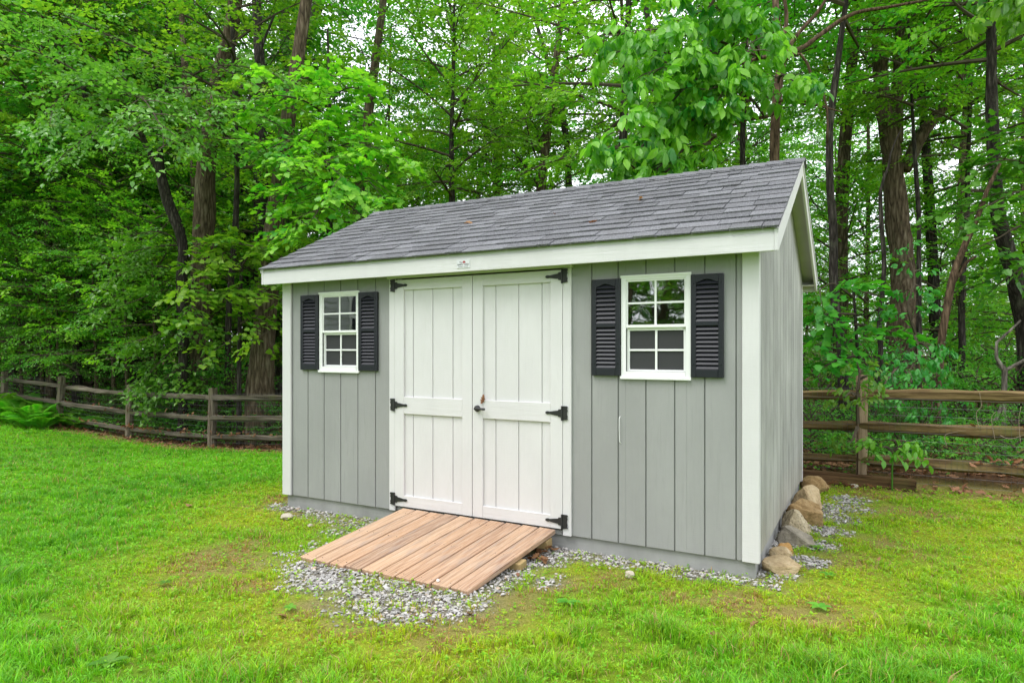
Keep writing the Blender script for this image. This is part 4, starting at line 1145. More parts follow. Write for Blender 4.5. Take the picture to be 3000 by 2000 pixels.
PROTO = []      # (limbs mesh, leaf mesh per material kind, h0, h1, rad)
def proto(name, seed, h, rad, n, tmk, mat, **kw):
    lk = dict(el0=kw.pop('el0', .1), el1=kw.pop('el1', .9)); 
    lm, fm = crown_meshes(name, auto_limbs(seed, 0, h, rad, n, **lk), tmk, seed, **kw)
    lm.materials.append(MAT['twig']); fm.materials.append(MAT[mat])
    return dict(limbs=lm, leaves=fm, h=h, rad=rad)
CROWN = {
    'maple_a': proto('maple_a', 11, 5.5, 2.9, 26, 'maple', 'lf_maple', sub_len=1.05, sub_gap=.25, spr_gap=.20),
    'maple_b': proto('maple_b', 12, 5.0, 2.6, 24, 'maple', 'lf_maple', sub_len=1.0, sub_gap=.26, spr_gap=.22, el0=0.0, el1=.7),
    'beech_a': proto('beech_a', 13, 6.0, 2.8, 26, 'beech', 'lf_beech', sub_len=1.1, sub_gap=.27, spr_gap=.21, el0=-.05, el1=.8),
    'oak_a': proto('oak_a', 14, 7.0, 3.6, 30, 'oak', 'lf_oak', sub_len=1.2, sub_gap=.28, spr_gap=.22, njit=.55),
    'oak_b': proto('oak_b', 15, 6.5, 3.2, 28, 'oak', 'lf_oak', sub_len=1.1, sub_gap=.30, spr_gap=.24, njit=.6),
    'dark_a': proto('dark_a', 16, 5.0, 2.8, 24, 'maple', 'lf_dark', sub_len=1.1, sub_gap=.27, spr_gap=.22, el0=-.05, el1=.7),
    'far_a': proto('far_a', 17, 11., 4.6, 32, 'far', 'lf_oak', sub_len=1.7, sub_gap=.42, spr_gap=.36, spr_scale=1.1, njit=.6),
    'far_b': proto('far_b', 18, 10., 4.2, 30, 'far', 'lf_maple', sub_len=1.6, sub_gap=.42, spr_gap=.38, spr_scale=1.1, njit=.5),
    'shrub_a': proto('shrub_a', 19, 1.6, 1.0, 14, 'shrub', 'lf_dark', sub_len=.5, sub_gap=.16, spr_gap=.15, el0=.3, el1=1.2),
    'shrub_b': proto('shrub_b', 20, 1.2, .9, 12, 'shrub', 'lf_beech', sub_len=.5, sub_gap=.17, spr_gap=.15, el0=.2, el1=1.2),
}

def add_crown(root, kind, loc, scale=1.0, rz=0.0, sz=None, mat=None):
    c = CROWN[kind]
    s = (scale, scale, sz or scale)
    # copies share the crown's mesh
    o = obj('limbs', c['limbs'], None, root, loc=loc, rot=(0, 0, rz), scl=s)
    f = obj('crown', c['leaves'], None, root, loc=loc, rot=(0, 0, rz), scl=s)
    return f

def trunk_from_px(root, pts, D, mat, top_z=None, sides=12, name='trunk', ground=True, rough=.10):
    """pts: (px, py, width px) from the bottom up, all at depth D"""
    P = []
    for x, y, wd in pts:
        q = atD(x, y, D); P.append((*q, wd / 2 * D / F_PX))
    P = np.array(P)
    if ground:
        zg = float(gz(P[0, 0], P[0, 1])) - .1
        if P[0, 2] > zg + .05:
            b0 = P[0].copy(); b0[2] = zg; b0[3] *= 1.25
            P = np.vstack([b0, P])
    if top_z and P[-1, 2] < top_z:
        d = P[-1, :3] - P[-2, :3]; d = d / max(d[2], 1e-3); d[:2] = np.clip(d[:2], -.25, .25)
        e = P[-1].copy(); e[:3] += d * (top_z - e[2]); e[3] *= .55
        m = (P[-1] + e) / 2; P = np.vstack([P, m, e])
    n = max(10, int(np.linalg.norm(np.diff(P[:, :3], axis=0), axis=1).sum() / .18)); n = min(n, 70)
    Q = smooth_path(P, n)
    org = np.array(root.location)
    V, T = tube_arrays(Q[:, :3] - org, np.maximum(Q[:, 3], .008), sides, rough, int(abs(P[0, 0] * 100)) % 9999, ridge=.03)
    o = obj(name, mesh_np(name, V, T, True), mat, root)
    return Q

def tree_root(name, base, label, cat='tree', group=None):
    return empty(name, (float(base[0]), float(base[1]), float(gz(base[0], base[1]))), label, cat, group)

def hero(name, pts, D, mat, label, crown=None, top=12.0, extra=(), rough=.1):
    D = max(D, (4.15 - CAM[1]) / ray(pts[0][0], pts[0][1])[1])          # nothing grows through the fence
    b = atD(pts[0][0], pts[0][1], D); r = tree_root(name, b, label)
    Q = trunk_from_px(r, pts, D, MAT[mat], top, rough=rough)
    for e in extra: trunk_from_px(r, e, D, MAT[mat], None, 8, 'branch', False)
    org = np.array(r.location)
    for (ck, z, s, rz) in (crown or ()):
        i = np.argmin(abs(Q[:, 2] - z)); add_crown(r, ck, Q[i, :3] - org + np.array([0, 0, z - Q[i, 2]]), s, rz)
    return r, Q

# --- trees whose trunks stand out in the photo -----------------------------
hero('oak_tree', [(761, 1160, 80), (768, 1040, 70), (777, 930, 62), (800, 700, 56), (830, 450, 46), (860, 250, 38)], 13.0, 'bark_oak', 'massive furrowed trunk rising beside the left end of the shed', [('oak_a', 10.0, .9, .4)], 15)
hero('oak_tree', [(562, 1240, 70), (574, 1015, 62), (586, 850, 60), (600, 600, 58), (604, 478, 52), (634, 250, 40), (676, 90, 40), (690, 0, 38)], 14.6, 'bark_oak', 'thick brown oak trunk left of the shed, leaning right as it rises', [('oak_b', 11, 1.0, 1.)], 16)
hero('forked_tree', [(845, 700, 60), (846, 400, 52), (848, 240, 48), (850, 190, 46), (838, 110, 34), (832, 40, 30)], 22, 'bark_grey', 'pale lichen covered trunk forking in a V above the shed roof', [('oak_a', 11, 1.25, .4)], 18, extra=[[(852, 200, 38), (890, 110, 40), (925, 40, 34), (950, -60, 30)]])
hero('slender_tree', [(666, 1110, 17), (671, 900, 17), (690, 660, 17), (694, 500, 15), (688, 300, 13), (680, 50, 12)], 14, 'bark_dark', 'slender dark trunk just right of the thick oak', [('maple_b', 5.2, 1.0, .3)], 11, extra=[[(692, 480, 12), (714, 393, 11), (754, 180, 9), (803, 45, 7)]])
hero('dark_tree', [(226, 1130, 27), (229, 900, 25), (236, 700, 22), (240, 520, 18), (243, 330, 15)], 17, 'bark_dark', 'tall straight dark trunk deep in the left of the wood', [('dark_a', 5.2, 1.2, .7)], 14)
hero('lichen_tree', [(150, 1120, 30), (153, 1000, 26), (155, 850, 24), (160, 600, 20)], 18, 'bark_grey', 'pale lichen spotted trunk second from the left edge', [('dark_a', 5.0, 1.2, 1.9)], 15)
hero('dark_tree', [(118, 1120, 24), (114, 950, 24), (112, 800, 22), (112, 500, 18)], 20, 'bark_dark', 'dark trunk close behind the pale lichen spotted one', [('oak_b', 7, 1.3, .5)], 15)
hero('slender_tree', [(40, 1110, 15), (46, 950, 14), (52, 800, 13), (60, 500, 12)], 21, 'bark_dark', 'thin dark trunk nearest the left edge of the wood', [('dark_a', 5, 1.3, 2.2)], 15)
hero('slender_tree', [(1326, 700, 20), (1324, 530, 17), (1323, 400, 13), (1328, 250, 10), (1330, 100, 8)], 16, 'bark_dark', 'slender straight tree rising behind the middle of the roof', [('maple_a', 4.6, .95, .2)], 10.5)
hero('grey_tree', [(1455, 800, 26), (1454, 520, 22), (1453, 420, 18), (1450, 250, 14)], 23, 'bark_grey', 'grey tree with spreading bare branches behind the middle of the roof', [('far_b', 7.0, .7, .2)], 14, extra=[[(1454, 470, 14), (1480, 400, 12), (1520, 330, 10), (1560, 270, 7)], [(1453, 440, 10), (1430, 380, 9), (1400, 300, 6)]])
hero('grey_tree', [(1672, 800, 22), (1666, 520, 20), (1655, 380, 17), (1625, 250, 13), (1560, 30, 9)], 19, 'bark_dark', 'thin trunk curving left behind the right half of the roof', [('maple_b', 7, 1.0, 1.2)], 11)
hero('dark_tree', [(1822, 800, 27), (1822, 530, 25), (1830, 300, 22), (1840, 60, 18)], 12.5, 'bark_dark', 'dark trunk half hidden by the large bright leaves above the roof', [('maple_a', 5.0, 1.0, 1.2)], 13)
hero('slender_tree', [(2178, 800, 18), (2176, 486, 16), (2176, 380, 15), (2182, 200, 13), (2195, 40, 12)], 13.5, 'bark_dark', 'thin dark trunk just left of the reddish brown one above the roof', [('oak_b', 6.0, .8, 2.2)], 12)
hero('dark_tree', [(2474, 1190, 36), (2466, 1050, 26), (2460, 983, 24), (2443, 830, 24), (2441, 657, 23), (2433, 560, 22), (2430, 400, 20), (2440, 290, 19), (2455, 180, 17), (2470, 70, 15)], 10.2, 'bark_dark', 'dark trunk rising close behind the right rear corner of the shed', [('oak_b', 6.4, .9, 1.2)], 11)
hero('great_tree', [(2645, 1120, 84), (2645, 1050, 80), (2648, 963, 96), (2646, 790, 66), (2625, 600, 60), (2608, 424, 54), (2584, 290, 44), (2575, 120, 36)], 13.2, 'bark_oak', 'massive old trunk splitting in two stems right of the shed', [('oak_a', 8.2, 1.2, .8)], 15,
     extra=[[(2625, 420, 34), (2630, 290, 32), (2634, 170, 28), (2640, 20, 22)], [(2650, 500, 30), (2668, 465, 34), (2696, 402, 34), (2754, 326, 30), (2800, 260, 22), (2850, 150, 14)]], rough=.16)
hero('dark_tree', [(3010, 1000, 50), (2992, 900, 46), (2966, 791, 43), (2930, 657, 38), (2920, 580, 36), (2905, 312, 31), (2905, 150, 26)], 10.0, 'bark_dark', 'leaning dark trunk at the right edge of the picture', [('maple_b', 5.5, .9, 1.)], 12)
hero('leaning_stem', [(2748, 1190, 17), (2751, 1136, 17), (2758, 1000, 20), (2778, 880, 22), (2795, 800, 20), (2830, 710, 18), (2847, 676, 16), (2870, 620, 14), (2895, 550, 11), (2930, 480, 8)], 8.8, 'bark_red', 'reddish brown leaning stem right of the massive split trunk', None, None, extra=[[(2790, 830, 12), (2812, 800, 11), (2830, 770, 9), (2860, 750, 6)]])
hero('slender_tree', [(2822, 1190, 18), (2818, 1000, 18), (2818, 850, 17), (2830, 700, 14), (2836, 500, 12)], 13, 'bark_dark', 'straight thin trunk behind the reddish leaning stem', [('maple_a', 4.5, .8, .3)], 9)
hero('small_tree', [(2940, 1200, 15), (2944, 1085, 15), (2938, 1068, 12), (2915, 1040, 9), (2922, 1000, 8), (2960, 968, 7), (2990, 938, 5)], 8.4, 'bark_grey', 'small forked grey tree behind the fence at the right edge', None, None, extra=[[(2944, 1085, 11), (2975, 1068, 10), (3030, 1040, 9)], [(2935, 1190, 10), (2912, 1240, 9)]])
hero('curved_sapling', [(2562, 1190, 18), (2580, 1040, 15), (2576, 960, 14), (2586, 850, 13), (2590, 760, 12), (2582, 650, 12), (2580, 549, 9), (2600, 500, 7), (2612, 440, 5), (2640, 380, 3)], 9.6, 'bark_dark', 'thin crooked sapling in front of the massive split trunk', None, None)
hero('slender_tree', [(2692, 800, 13), (2692, 647, 12), (2686, 540, 12), (2678, 424, 10), (2672, 300, 8)], 12, 'bark_dark', 'thin upright stem crossing the right branch of the massive trunk', [('maple_b', 5.6, .7, 2)], 8)
for px, D, wd, lab in [(330, 24, 14, 'thin dark trunk left of centre in the shaded wood'), (440, 21, 12, 'thin trunk behind the curved dark tree'), (395, 28, 16, 'far straight trunk in the shaded left wood'), (20, 26, 12, 'far thin trunk at the very left edge'), (290, 33, 15, 'farthest trunk seen through the left wood')]:
    hero('slender_tree', [(px, 1100, wd), (px + 4, 900, wd * .9), (px + 10, 600, wd * .75)], D, 'bark_dark', lab, [('far_a', 5.0, .8, px * .1)], 14)

# --- trees with hand-led limbs ---------------------------------------------
def led_tree(name, label, trunks, limbs_px, tmk, leafmat, barkmat, seed, top=None, **kw):
    """trunks: list of (pts, D); limbs_px: list of [(px,py,D), ...] from the trunk outwards"""
    dD = max(0, (kw.pop('ymin', 4.15) - CAM[1]) / ray(trunks[0][0][0][0], trunks[0][0][0][1])[1] - trunks[0][1])
    trunks = [(p_, d_ + dD) for p_, d_ in trunks]; limbs_px = [[(x_, y_, d_ + dD) for x_, y_, d_ in L_] for L_ in limbs_px]
    b = atD(trunks[0][0][0][0], trunks[0][0][0][1], trunks[0][1]); r = tree_root(name, b, label); org = np.array(r.location)
    for i, (pts, D) in enumerate(trunks): trunk_from_px(r, pts, D, MAT[barkmat], top if i == 0 else None, 10, 'trunk' if i == 0 else 'branch', i == 0)
    limbs = []
    for L in limbs_px:
        P = np.array([atD(*q) for q in L]) - org; k = np.linspace(1, .15, len(P)); limbs.append(np.hstack([P, (.022 * k)[:, None]]))
    acc, fr = foliate(limbs, seed, **kw); V, T, A = place_sprays(fr, TM[tmk], seed)
    obj('limbs', acc.mesh('limbs'), MAT['twig'], r); obj('crown', mesh_np('crown', V, T, False, {'v': A}), MAT[leafmat], r)
    return r

led_tree('curved_beech', 'curved dark tree with sweeping pale green branches over the left lawn',
         [([(536, 1200, 27), (537, 1050, 27), (535, 965, 26), (530, 810, 26), (537, 740, 28), (527, 680, 30), (512, 640, 33), (492, 590, 31), (478, 540, 29), (472, 500, 24), (469, 440, 16), (480, 300, 12), (500, 200, 9)], 12.0), ([(474, 520, 20), (450, 470, 18), (425, 420, 16), (400, 360, 13), (380, 280, 10), (350, 180, 8)], 12.0)],
         [[(425, 420, 12), (330, 280, 11.2), (190, 190, 10.5), (60, 140, 10), (-120, 110, 9.8)], [(400, 350, 12), (470, 270, 11.2), (560, 260, 10.6), (680, 300, 10.2), (820, 370, 10)], [(420, 400, 12), (400, 300, 11), (420, 290, 10), (470, 370, 9.3), (480, 430, 9.1)],
          [(400, 350, 12), (300, 260, 11), (230, 260, 10.3), (160, 300, 10), (130, 350, 9.9)], [(470, 430, 12), (600, 400, 11), (720, 420, 10.6), (800, 480, 10.4)], [(380, 280, 12), (250, 150, 11.3), (120, 60, 11), (-40, 20, 11)], [(480, 300, 12), (600, 200, 11.2), (740, 200, 11), (860, 240, 11)],
          [(425, 420, 12), (330, 360, 11.4), (250, 400, 11), (180, 470, 10.8)], [(350, 180, 12), (300, 60, 11.5), (200, -40, 11)]],
         'beech_big', 'lf_birch', 'bark_dark', 51, sub_len=.95, sub_gap=.20, spr_gap=.20, droop=.38, njit=.35)
led_tree('drooping_beech', 'drooping beech with shiny layered sprays above the left fence',
         [([(545, 1240, 14), (548, 1000, 13), (545, 850, 11), (540, 700, 9)], 11.6)],
         [[(545, 860, 11.6), (480, 850, 11.2), (400, 880, 10.9), (290, 925, 10.8)], [(545, 800, 11.6), (470, 780, 11.2), (390, 790, 11), (320, 820, 10.9)], [(545, 720, 11.6), (470, 720, 11.2), (380, 740, 11), (300, 770, 11)], [(545, 950, 11.6), (500, 960, 11.2), (430, 990, 10.9), (340, 1015, 10.8)],
          [(545, 1000, 11.6), (510, 1020, 11.3), (470, 1060, 11), (410, 1120, 10.9)], [(545, 900, 11.6), (560, 900, 11.2), (590, 960, 11), (610, 1010, 11)], [(545, 1060, 11.6), (510, 1090, 11.2), (450, 1130, 11), (400, 1130, 10.9)], [(545, 1080, 11.6), (570, 1090, 11.3), (600, 1120, 11.1), (560, 1150, 11)],
          [(545, 760, 11.6), (500, 690, 11.2), (430, 680, 11), (360, 700, 10.9)]],
         'beech_big', 'lf_beech', 'bark_dark', 52, ymin=4.6, sub_len=.5, sub_gap=.17, spr_gap=.15, droop=.3, njit=.3)
led_tree('young_maple', 'young bright green maple in front of the trunks by the left eave',
         [([(700, 1180, 14), (702, 1000, 13), (705, 850, 11), (712, 720, 8)], 12.2)],
         [[(705, 900, 12.2), (650, 860, 11.8), (590, 880, 11.5), (520, 940, 11.3)], [(705, 850, 12.2), (640, 800, 11.8), (580, 810, 11.5), (520, 850, 11.3)], [(708, 800, 12.2), (660, 740, 11.8), (600, 740, 11.5)], [(708, 780, 12.2), (740, 740, 11.9), (790, 760, 11.6), (840, 800, 11.5)],
          [(712, 730, 12.2), (690, 715, 11.8), (740, 720, 11.5), (800, 735, 11.4)], [(705, 880, 12.2), (740, 850, 11.8), (790, 860, 11.5), (830, 880, 11.4)], [(703, 950, 12.2), (740, 930, 11.8), (780, 950, 11.5), (790, 1010, 11.4)], [(703, 980, 12.2), (670, 1000, 11.8), (620, 1030, 11.6)], [(712, 720, 12.2), (660, 700, 11.9), (620, 715, 11.7)]],
         'maple_near', 'lf_maple', 'bark_dark', 53, sub_len=.6, sub_gap=.19, spr_gap=.19, droop=.25, njit=.28)
led_tree('young_maple', 'bright maple with layered boughs against the left end of the roof',
         [([(960, 1100, 20), (965, 700, 17), (970, 500, 12.1), (965, 300, 10)], 12.6)],
         [[(968, 520, 12.6), (1010, 480, 11.9), (1080, 530, 11.4), (1120, 580, 11.3)], [(968, 450, 12.6), (1020, 420, 11.9), (1090, 430, 11.5), (1180, 470, 11.3)], [(968, 400, 12.6), (1020, 340, 11.9), (1080, 330, 11.6)], [(968, 350, 12.6), (900, 300, 11.9), (820, 280, 11.5), (740, 290, 11.3)], [(968, 300, 12.6), (1010, 260, 11.9), (1060, 260, 11.7)],
          [(968, 470, 12.6), (920, 420, 11.9), (850, 410, 11.5), (780, 440, 11.3)], [(968, 560, 12.6), (920, 540, 11.9), (860, 560, 11.5), (800, 600, 11.4)], [(968, 600, 12.6), (1020, 600, 11.9), (1060, 640, 11.6)], [(965, 640, 12.6), (900, 640, 11.9), (840, 680, 11.5)], [(965, 330, 12.6), (930, 240, 11.9), (980, 220, 11.6)],
          [(968, 500, 12.6), (940, 470, 11.6), (960, 480, 10.9), (1000, 520, 10.6)], [(968, 560, 12.6), (950, 580, 11.6), (930, 620, 11.1), (900, 660, 10.8)]],
         'maple_near', 'lf_maple', 'bark_dark', 54, top=7.5, sub_len=.95, sub_gap=.19, spr_gap=.19, droop=.25, njit=.3)
# the large-leaved tree right behind the roof
led_tree('sassafras_tree', 'reddish trunk with large bright leaves hanging over the right half of the roof',
         [([(2271, 900, 30), (2271, 600, 29), (2270, 440, 28), (2272, 350, 27), (2280, 250, 25), (2289, 178, 24), (2278, 90, 20), (2272, 0, 17)], 9.2),
          ([(2290, 185, 16), (2310, 160, 15), (2360, 136, 14), (2420, 90, 13), (2500, 40, 11), (2600, 22, 9), (2720, 0, 6)], 9.1), ([(2292, 175, 13), (2330, 110, 12), (2400, 30, 10), (2440, -40, 8)], 9.1), ([(2283, 150, 12), (2305, 60, 11), (2290, -40, 9)], 9.0),
          ([(2272, 330, 13), (2235, 345, 11), (2180, 352, 10), (2130, 375, 9), (2070, 420, 7), (2000, 470, 5)], 8.9), ([(2285, 160, 12), (2230, 170, 10), (2160, 190, 9), (2080, 200, 7)], 8.9), ([(2310, 160, 9), (2355, 165, 8), (2380, 230, 8), (2420, 300, 6), (2424, 420, 5)], 9.0),
          ([(2274, 300, 8), (2330, 290, 7), (2400, 310, 6), (2470, 330, 4)], 9.0)],
         [[(2230, 170, 8.9), (2130, 130, 8.5), (2000, 90, 8.2), (1880, 90, 8), (1770, 110, 7.9)], [(2160, 190, 8.9), (2050, 190, 8.4), (1930, 150, 8.1), (1800, 150, 7.9)], [(2130, 375, 8.9), (2010, 350, 8.4), (1900, 370, 8.1), (1790, 390, 7.9)], [(2000, 470, 8.9), (1920, 430, 8.4), (1840, 430, 8.1), (1790, 440, 8)],
          [(2080, 420, 8.9), (2000, 440, 8.4), (1930, 490, 8.2), (1870, 520, 8.1)], [(2080, 200, 8.9), (2020, 250, 8.4), (1960, 300, 8.2), (1900, 300, 8.1)], [(2200, 180, 8.9), (2150, 220, 8.3), (2090, 260, 8.1), (2050, 260, 8)], [(2230, 170, 8.9), (2190, 60, 8.4), (2080, 20, 8.2), (1960, 20, 8.1)],
          [(2240, 340, 8.9), (2190, 280, 8.4), (2130, 260, 8.2), (2100, 300, 8.1)], [(2230, 170, 8.9), (2200, 100, 8.3), (2190, 130, 8), (2210, 150, 7.8)], [(2280, 240, 9.1), (2290, 220, 8.6), (2320, 235, 8.4), (2350, 255, 8.3)], [(2100, 400, 8.9), (2060, 380, 8.4), (2090, 340, 8.1)], [(1980, 480, 8.9), (1950, 510, 8.5), (2010, 520, 8.3)], [(2130, 150, 8.6), (2000, 180, 8.1), (1880, 220, 7.9)], [(2000, 380, 8.5), (1900, 410, 8.1), (1850, 480, 8)],
          [(2080, 20, 8.4), (2120, -60, 8.2), (2020, -60, 8)]],
         'sass', 'lf_sass', 'bark_red', 55, sub_len=.42, sub_gap=.13, spr_gap=.15, droop=.3, njit=.35, start=.2)
led_tree('large_leaved_tree', 'large dark leaves hanging into the top right corner',
         [([(3190, 1000, 60), (3200, 400, 50), (3190, 100, 40)], 8.2)],
         [[(3190, 60, 8.2), (3080, -20, 7.8), (2980, -10, 7.5), (2880, 10, 7.4)], [(3190, 30, 8.2), (3050, -60, 7.7), (2930, -40, 7.4)], [(3190, 100, 8.2), (3080, 30, 7.8), (3000, 30, 7.6)]],
         'sass', 'lf_sass', 'bark_dark', 56, top=8, sub_len=.35, sub_gap=.16, spr_gap=.18, droop=.3)
led_tree('leafy_maple', 'leafy maple filling the right edge above the fence',
         [([(3120, 1150, 24), (3110, 800, 20), (3100, 500, 14)], 9.4)],
         [[(3110, 620, 9.4), (3000, 560, 9), (2900, 600, 8.8), (2820, 640, 8.7)], [(3110, 560, 9.4), (3000, 480, 9), (2930, 470, 8.8), (2870, 490, 8.7)], [(3110, 680, 9.4), (3000, 660, 9), (2920, 700, 8.8), (2850, 730, 8.7)], [(3100, 500, 9.4), (3000, 400, 9), (2940, 390, 8.8)], [(3110, 760, 9.4), (3010, 780, 9), (2940, 820, 8.9)], [(3100, 480, 9.4), (3050, 350, 9.1), (2980, 310, 9)]],
         'maple_near', 'lf_dark', 'bark_dark', 57, top=5.5, sub_len=.6, sub_gap=.2, spr_gap=.2)
led_tree('young_maple', 'leafy dark sapling behind the shed corner above the right fence',
         [([(2520, 1200, 10), (2510, 1000, 9), (2500, 850, 7)], 9.0)],
         [[(2510, 1000, 9), (2450, 990, 8.8), (2390, 1010, 8.7)], [(2505, 950, 9), (2560, 960, 8.8), (2610, 1000, 8.7)], [(2500, 870, 9), (2440, 830, 8.8), (2400, 850, 8.7)], [(2500, 850, 9), (2550, 860, 8.8), (2620, 880, 8.7)], [(2510, 1040, 9), (2440, 1060, 8.8), (2380, 1100, 8.7)], [(2505, 920, 9), (2420, 920, 8.9), (2370, 950, 8.8)]],
         'maple_near', 'lf_dark', 'bark_dark', 58, sub_len=.45, sub_gap=.18, spr_gap=.18)
led_tree('vine_tangle', 'tangle of round-leaved vine climbing behind the right fence',
         [([(2700, 1200, 8), (2690, 1050, 7), (2680, 980, 5)], 8.5)],
         [[(2690, 1050, 8.5), (2650, 1060, 8.2), (2600, 1110, 8.05), (2580, 1160, 8)], [(2685, 1000, 8.5), (2720, 1020, 8.2), (2745, 1080, 8.1)], [(2690, 1090, 8.5), (2680, 1120, 8.2), (2640, 1180, 8.1), (2610, 1230, 8.1)], [(2690, 1100, 8.5), (2720, 1130, 8.2), (2730, 1200, 8.1), (2700, 1260, 8.1)], [(2680, 980, 8.5), (2690, 1040, 8.1), (2660, 1090, 8.0)], [(2690, 1000, 8.5), (2660, 900, 8.4), (2680, 820, 8.4), (2660, 740, 8.5)]],
         'vine', 'lf_vine', 'bark_red', 59, sub_len=.28, sub_gap=.11, spr_gap=.13, droop=.4)
led_tree('post_vine', 'leafy green vine climbing the right fence post',
         [([(2512, 1330, 5), (2514, 1200, 5), (2520, 1080, 4)], 7.25)],
         [[(2514, 1240, 7.25), (2512, 1160, 7.2), (2518, 1090, 7.2), (2510, 1060, 7.2)], [(2516, 1160, 7.25), (2490, 1150, 7.15), (2475, 1165, 7.1)], [(2518, 1110, 7.25), (2545, 1100, 7.2), (2560, 1110, 7.15)], [(2512, 1250, 7.25), (2500, 1280, 7.2), (2490, 1300, 7.15)]],
         'vine', 'lf_weed', 'bark_red', 60, ymin=3.0, sub_len=.13, sub_gap=.09, spr_gap=.09, spr_scale=.8)
led_tree('fence_sapling', 'bright leafy seedling growing through the bottom rail of the right fence',
         [([(2614, 1370, 1.6), (2618, 1330, 1.6), (2625, 1300, 1.4)], 7.0)],
         [[(2618, 1330, 7), (2600, 1310, 6.95), (2585, 1310, 6.9)], [(2620, 1320, 7), (2640, 1305, 6.95), (2655, 1320, 6.9)], [(2625, 1300, 7), (2620, 1290, 6.95), (2605, 1290, 6.9)], [(2625, 1300, 7), (2640, 1290, 6.95), (2660, 1295, 6.9)]],
         'vine', 'lf_weed', 'lf_weed', 61, ymin=3.0, sub_len=.12, sub_gap=.09, spr_gap=.09, spr_scale=1.0, start=.4)

# --- the wood behind: countable trees, copies that share meshes -------------
def bg_trunk(seed, H, r):
    g = np.random.default_rng(seed); n = 16; t = np.linspace(0, 1, n)
    P = np.stack([.5 * g.normal() * t ** 2 + .12 * np.sin(t * 6 + g.random() * 6), .5 * g.normal() * t ** 2 + .12 * np.sin(t * 5 + g.random() * 6), -.2 + H * t], 1)
    V, T = tube_arrays(P, r * (1.15 - .8 * t), 8, .08, seed); return mesh_np('trunk', V, T, True)
BGT = [bg_trunk(200 + i, 15, r) for i, r in enumerate((.10, .14, .19, .25))]
for i, m_ in enumerate(BGT): m_.materials.append(MAT['bark_dark'] if i % 2 else MAT['bark_oak'])
REG = {0: ('dense leafy tree in the dark wood left of the shed', 'trees of the left wood'), 1: ('airy green tree standing behind the shed roof', 'trees behind the roof'), 2: ('leafy tree in the bright wood right of the shed', 'trees of the right wood')}
def bg_tree(px, D, crowns, ti, sc_=1.0, seed=0, reg=None):
    p = atD(px, 1000, D); rg = reg if reg is not None else (0 if px < 900 else (1 if px < 2350 else 2))
    r = tree_root('forest_tree', p, REG[rg][0], 'tree', REG[rg][1])
    obj('trunk', BGT[ti], None, r, rot=(0, 0, seed * 1.3), scl=(sc_, sc_, sc_))
    for ck, z, s in crowns: add_crown(r, ck, (0, 0, z), s, seed * 2.1)
    return r
g = np.random.default_rng(77)
# dense dark left wood
for D, n in ((18, 6), (22, 7), (27, 7), (33, 7), (40, 8)):
    for i in range(n):
        px = -350 + (i + g.uniform(.15, .85)) * 1300 / n
        if D < 20: cr = [(g.choice(['dark_a', 'beech_a', 'maple_b']), g.uniform(1.6, 3.0), g.uniform(.9, 1.15))] + ([(g.choice(['oak_b', 'maple_a', 'maple_b']), g.uniform(5.0, 6.5), g.uniform(.9, 1.1))] if g.random() < .4 else [])
        else: cr = [(g.choice(['dark_a', 'beech_a', 'maple_b']), g.uniform(1.0, 2.5), g.uniform(1., 1.3)), (g.choice(['far_a', 'far_b']), g.uniform(4.5, 6.5), g.uniform(.65, .9))]
        bg_tree(px, D + g.uniform(-1.2, 1.2), cr, g.integers(0, 4), g.uniform(.8, 1.1), g.random() * 6)
# leafy saplings at the front of the left wood
ORD2 = ['first', 'second', 'third', 'fourth', 'fifth', 'sixth', 'seventh', 'eighth', 'ninth']
for k, (px, D, ck, z, sc_) in enumerate([(60, 17.2, 'maple_b', 1.3, .75), (170, 16.6, 'beech_a', 1.0, .7), (280, 16.2, 'maple_a', 1.6, .7), (370, 15.6, 'beech_a', 1.2, .62), (455, 15.2, 'maple_b', 1.6, .7), (620, 15.8, 'maple_b', 1.4, .7), (-60, 17, 'beech_a', 1.2, .8), (120, 17.0, 'beech_a', 3.4, .8), (330, 16.0, 'maple_b', 3.6, .7)]):
    r = tree_root('forest_sapling', atD(px, 1050, D), 'leafy sapling at the front of the left wood behind the fence', 'tree', 'saplings of the left wood')
    obj('trunk', BGT[0], None, r, scl=(.45, .45, .32)); r['label'] = 'leafy sapling behind the left fence, ' + ORD2[sorted([60, 170, 280, 370, 455, 620, -60, 120, 330]).index(px)] + ' of nine from the left'; add_crown(r, ck, (0, 0, z), sc_, k * 1.1)
# lighter middle
for D, n in ((17, 3), (22, 4), (29, 4), (37, 5)):
    for i in range(n):
        px = 950 + (i + g.uniform(.15, .85)) * 1400 / n
        if D < 20: cr = [(g.choice(['maple_a', 'maple_b']), g.uniform(2.5, 4), g.uniform(.8, 1.05))]
        else: cr = [(g.choice(['maple_b', 'beech_a', 'maple_a']), g.uniform(1.5, 3.5), g.uniform(1., 1.3)), (g.choice(['far_a', 'far_b']), g.uniform(5.5, 8.5), g.uniform(.65, .85))]
        bg_tree(px, D + g.uniform(-1.2, 1.2), cr, g.integers(0, 3), g.uniform(.75, 1.0), g.random() * 6)
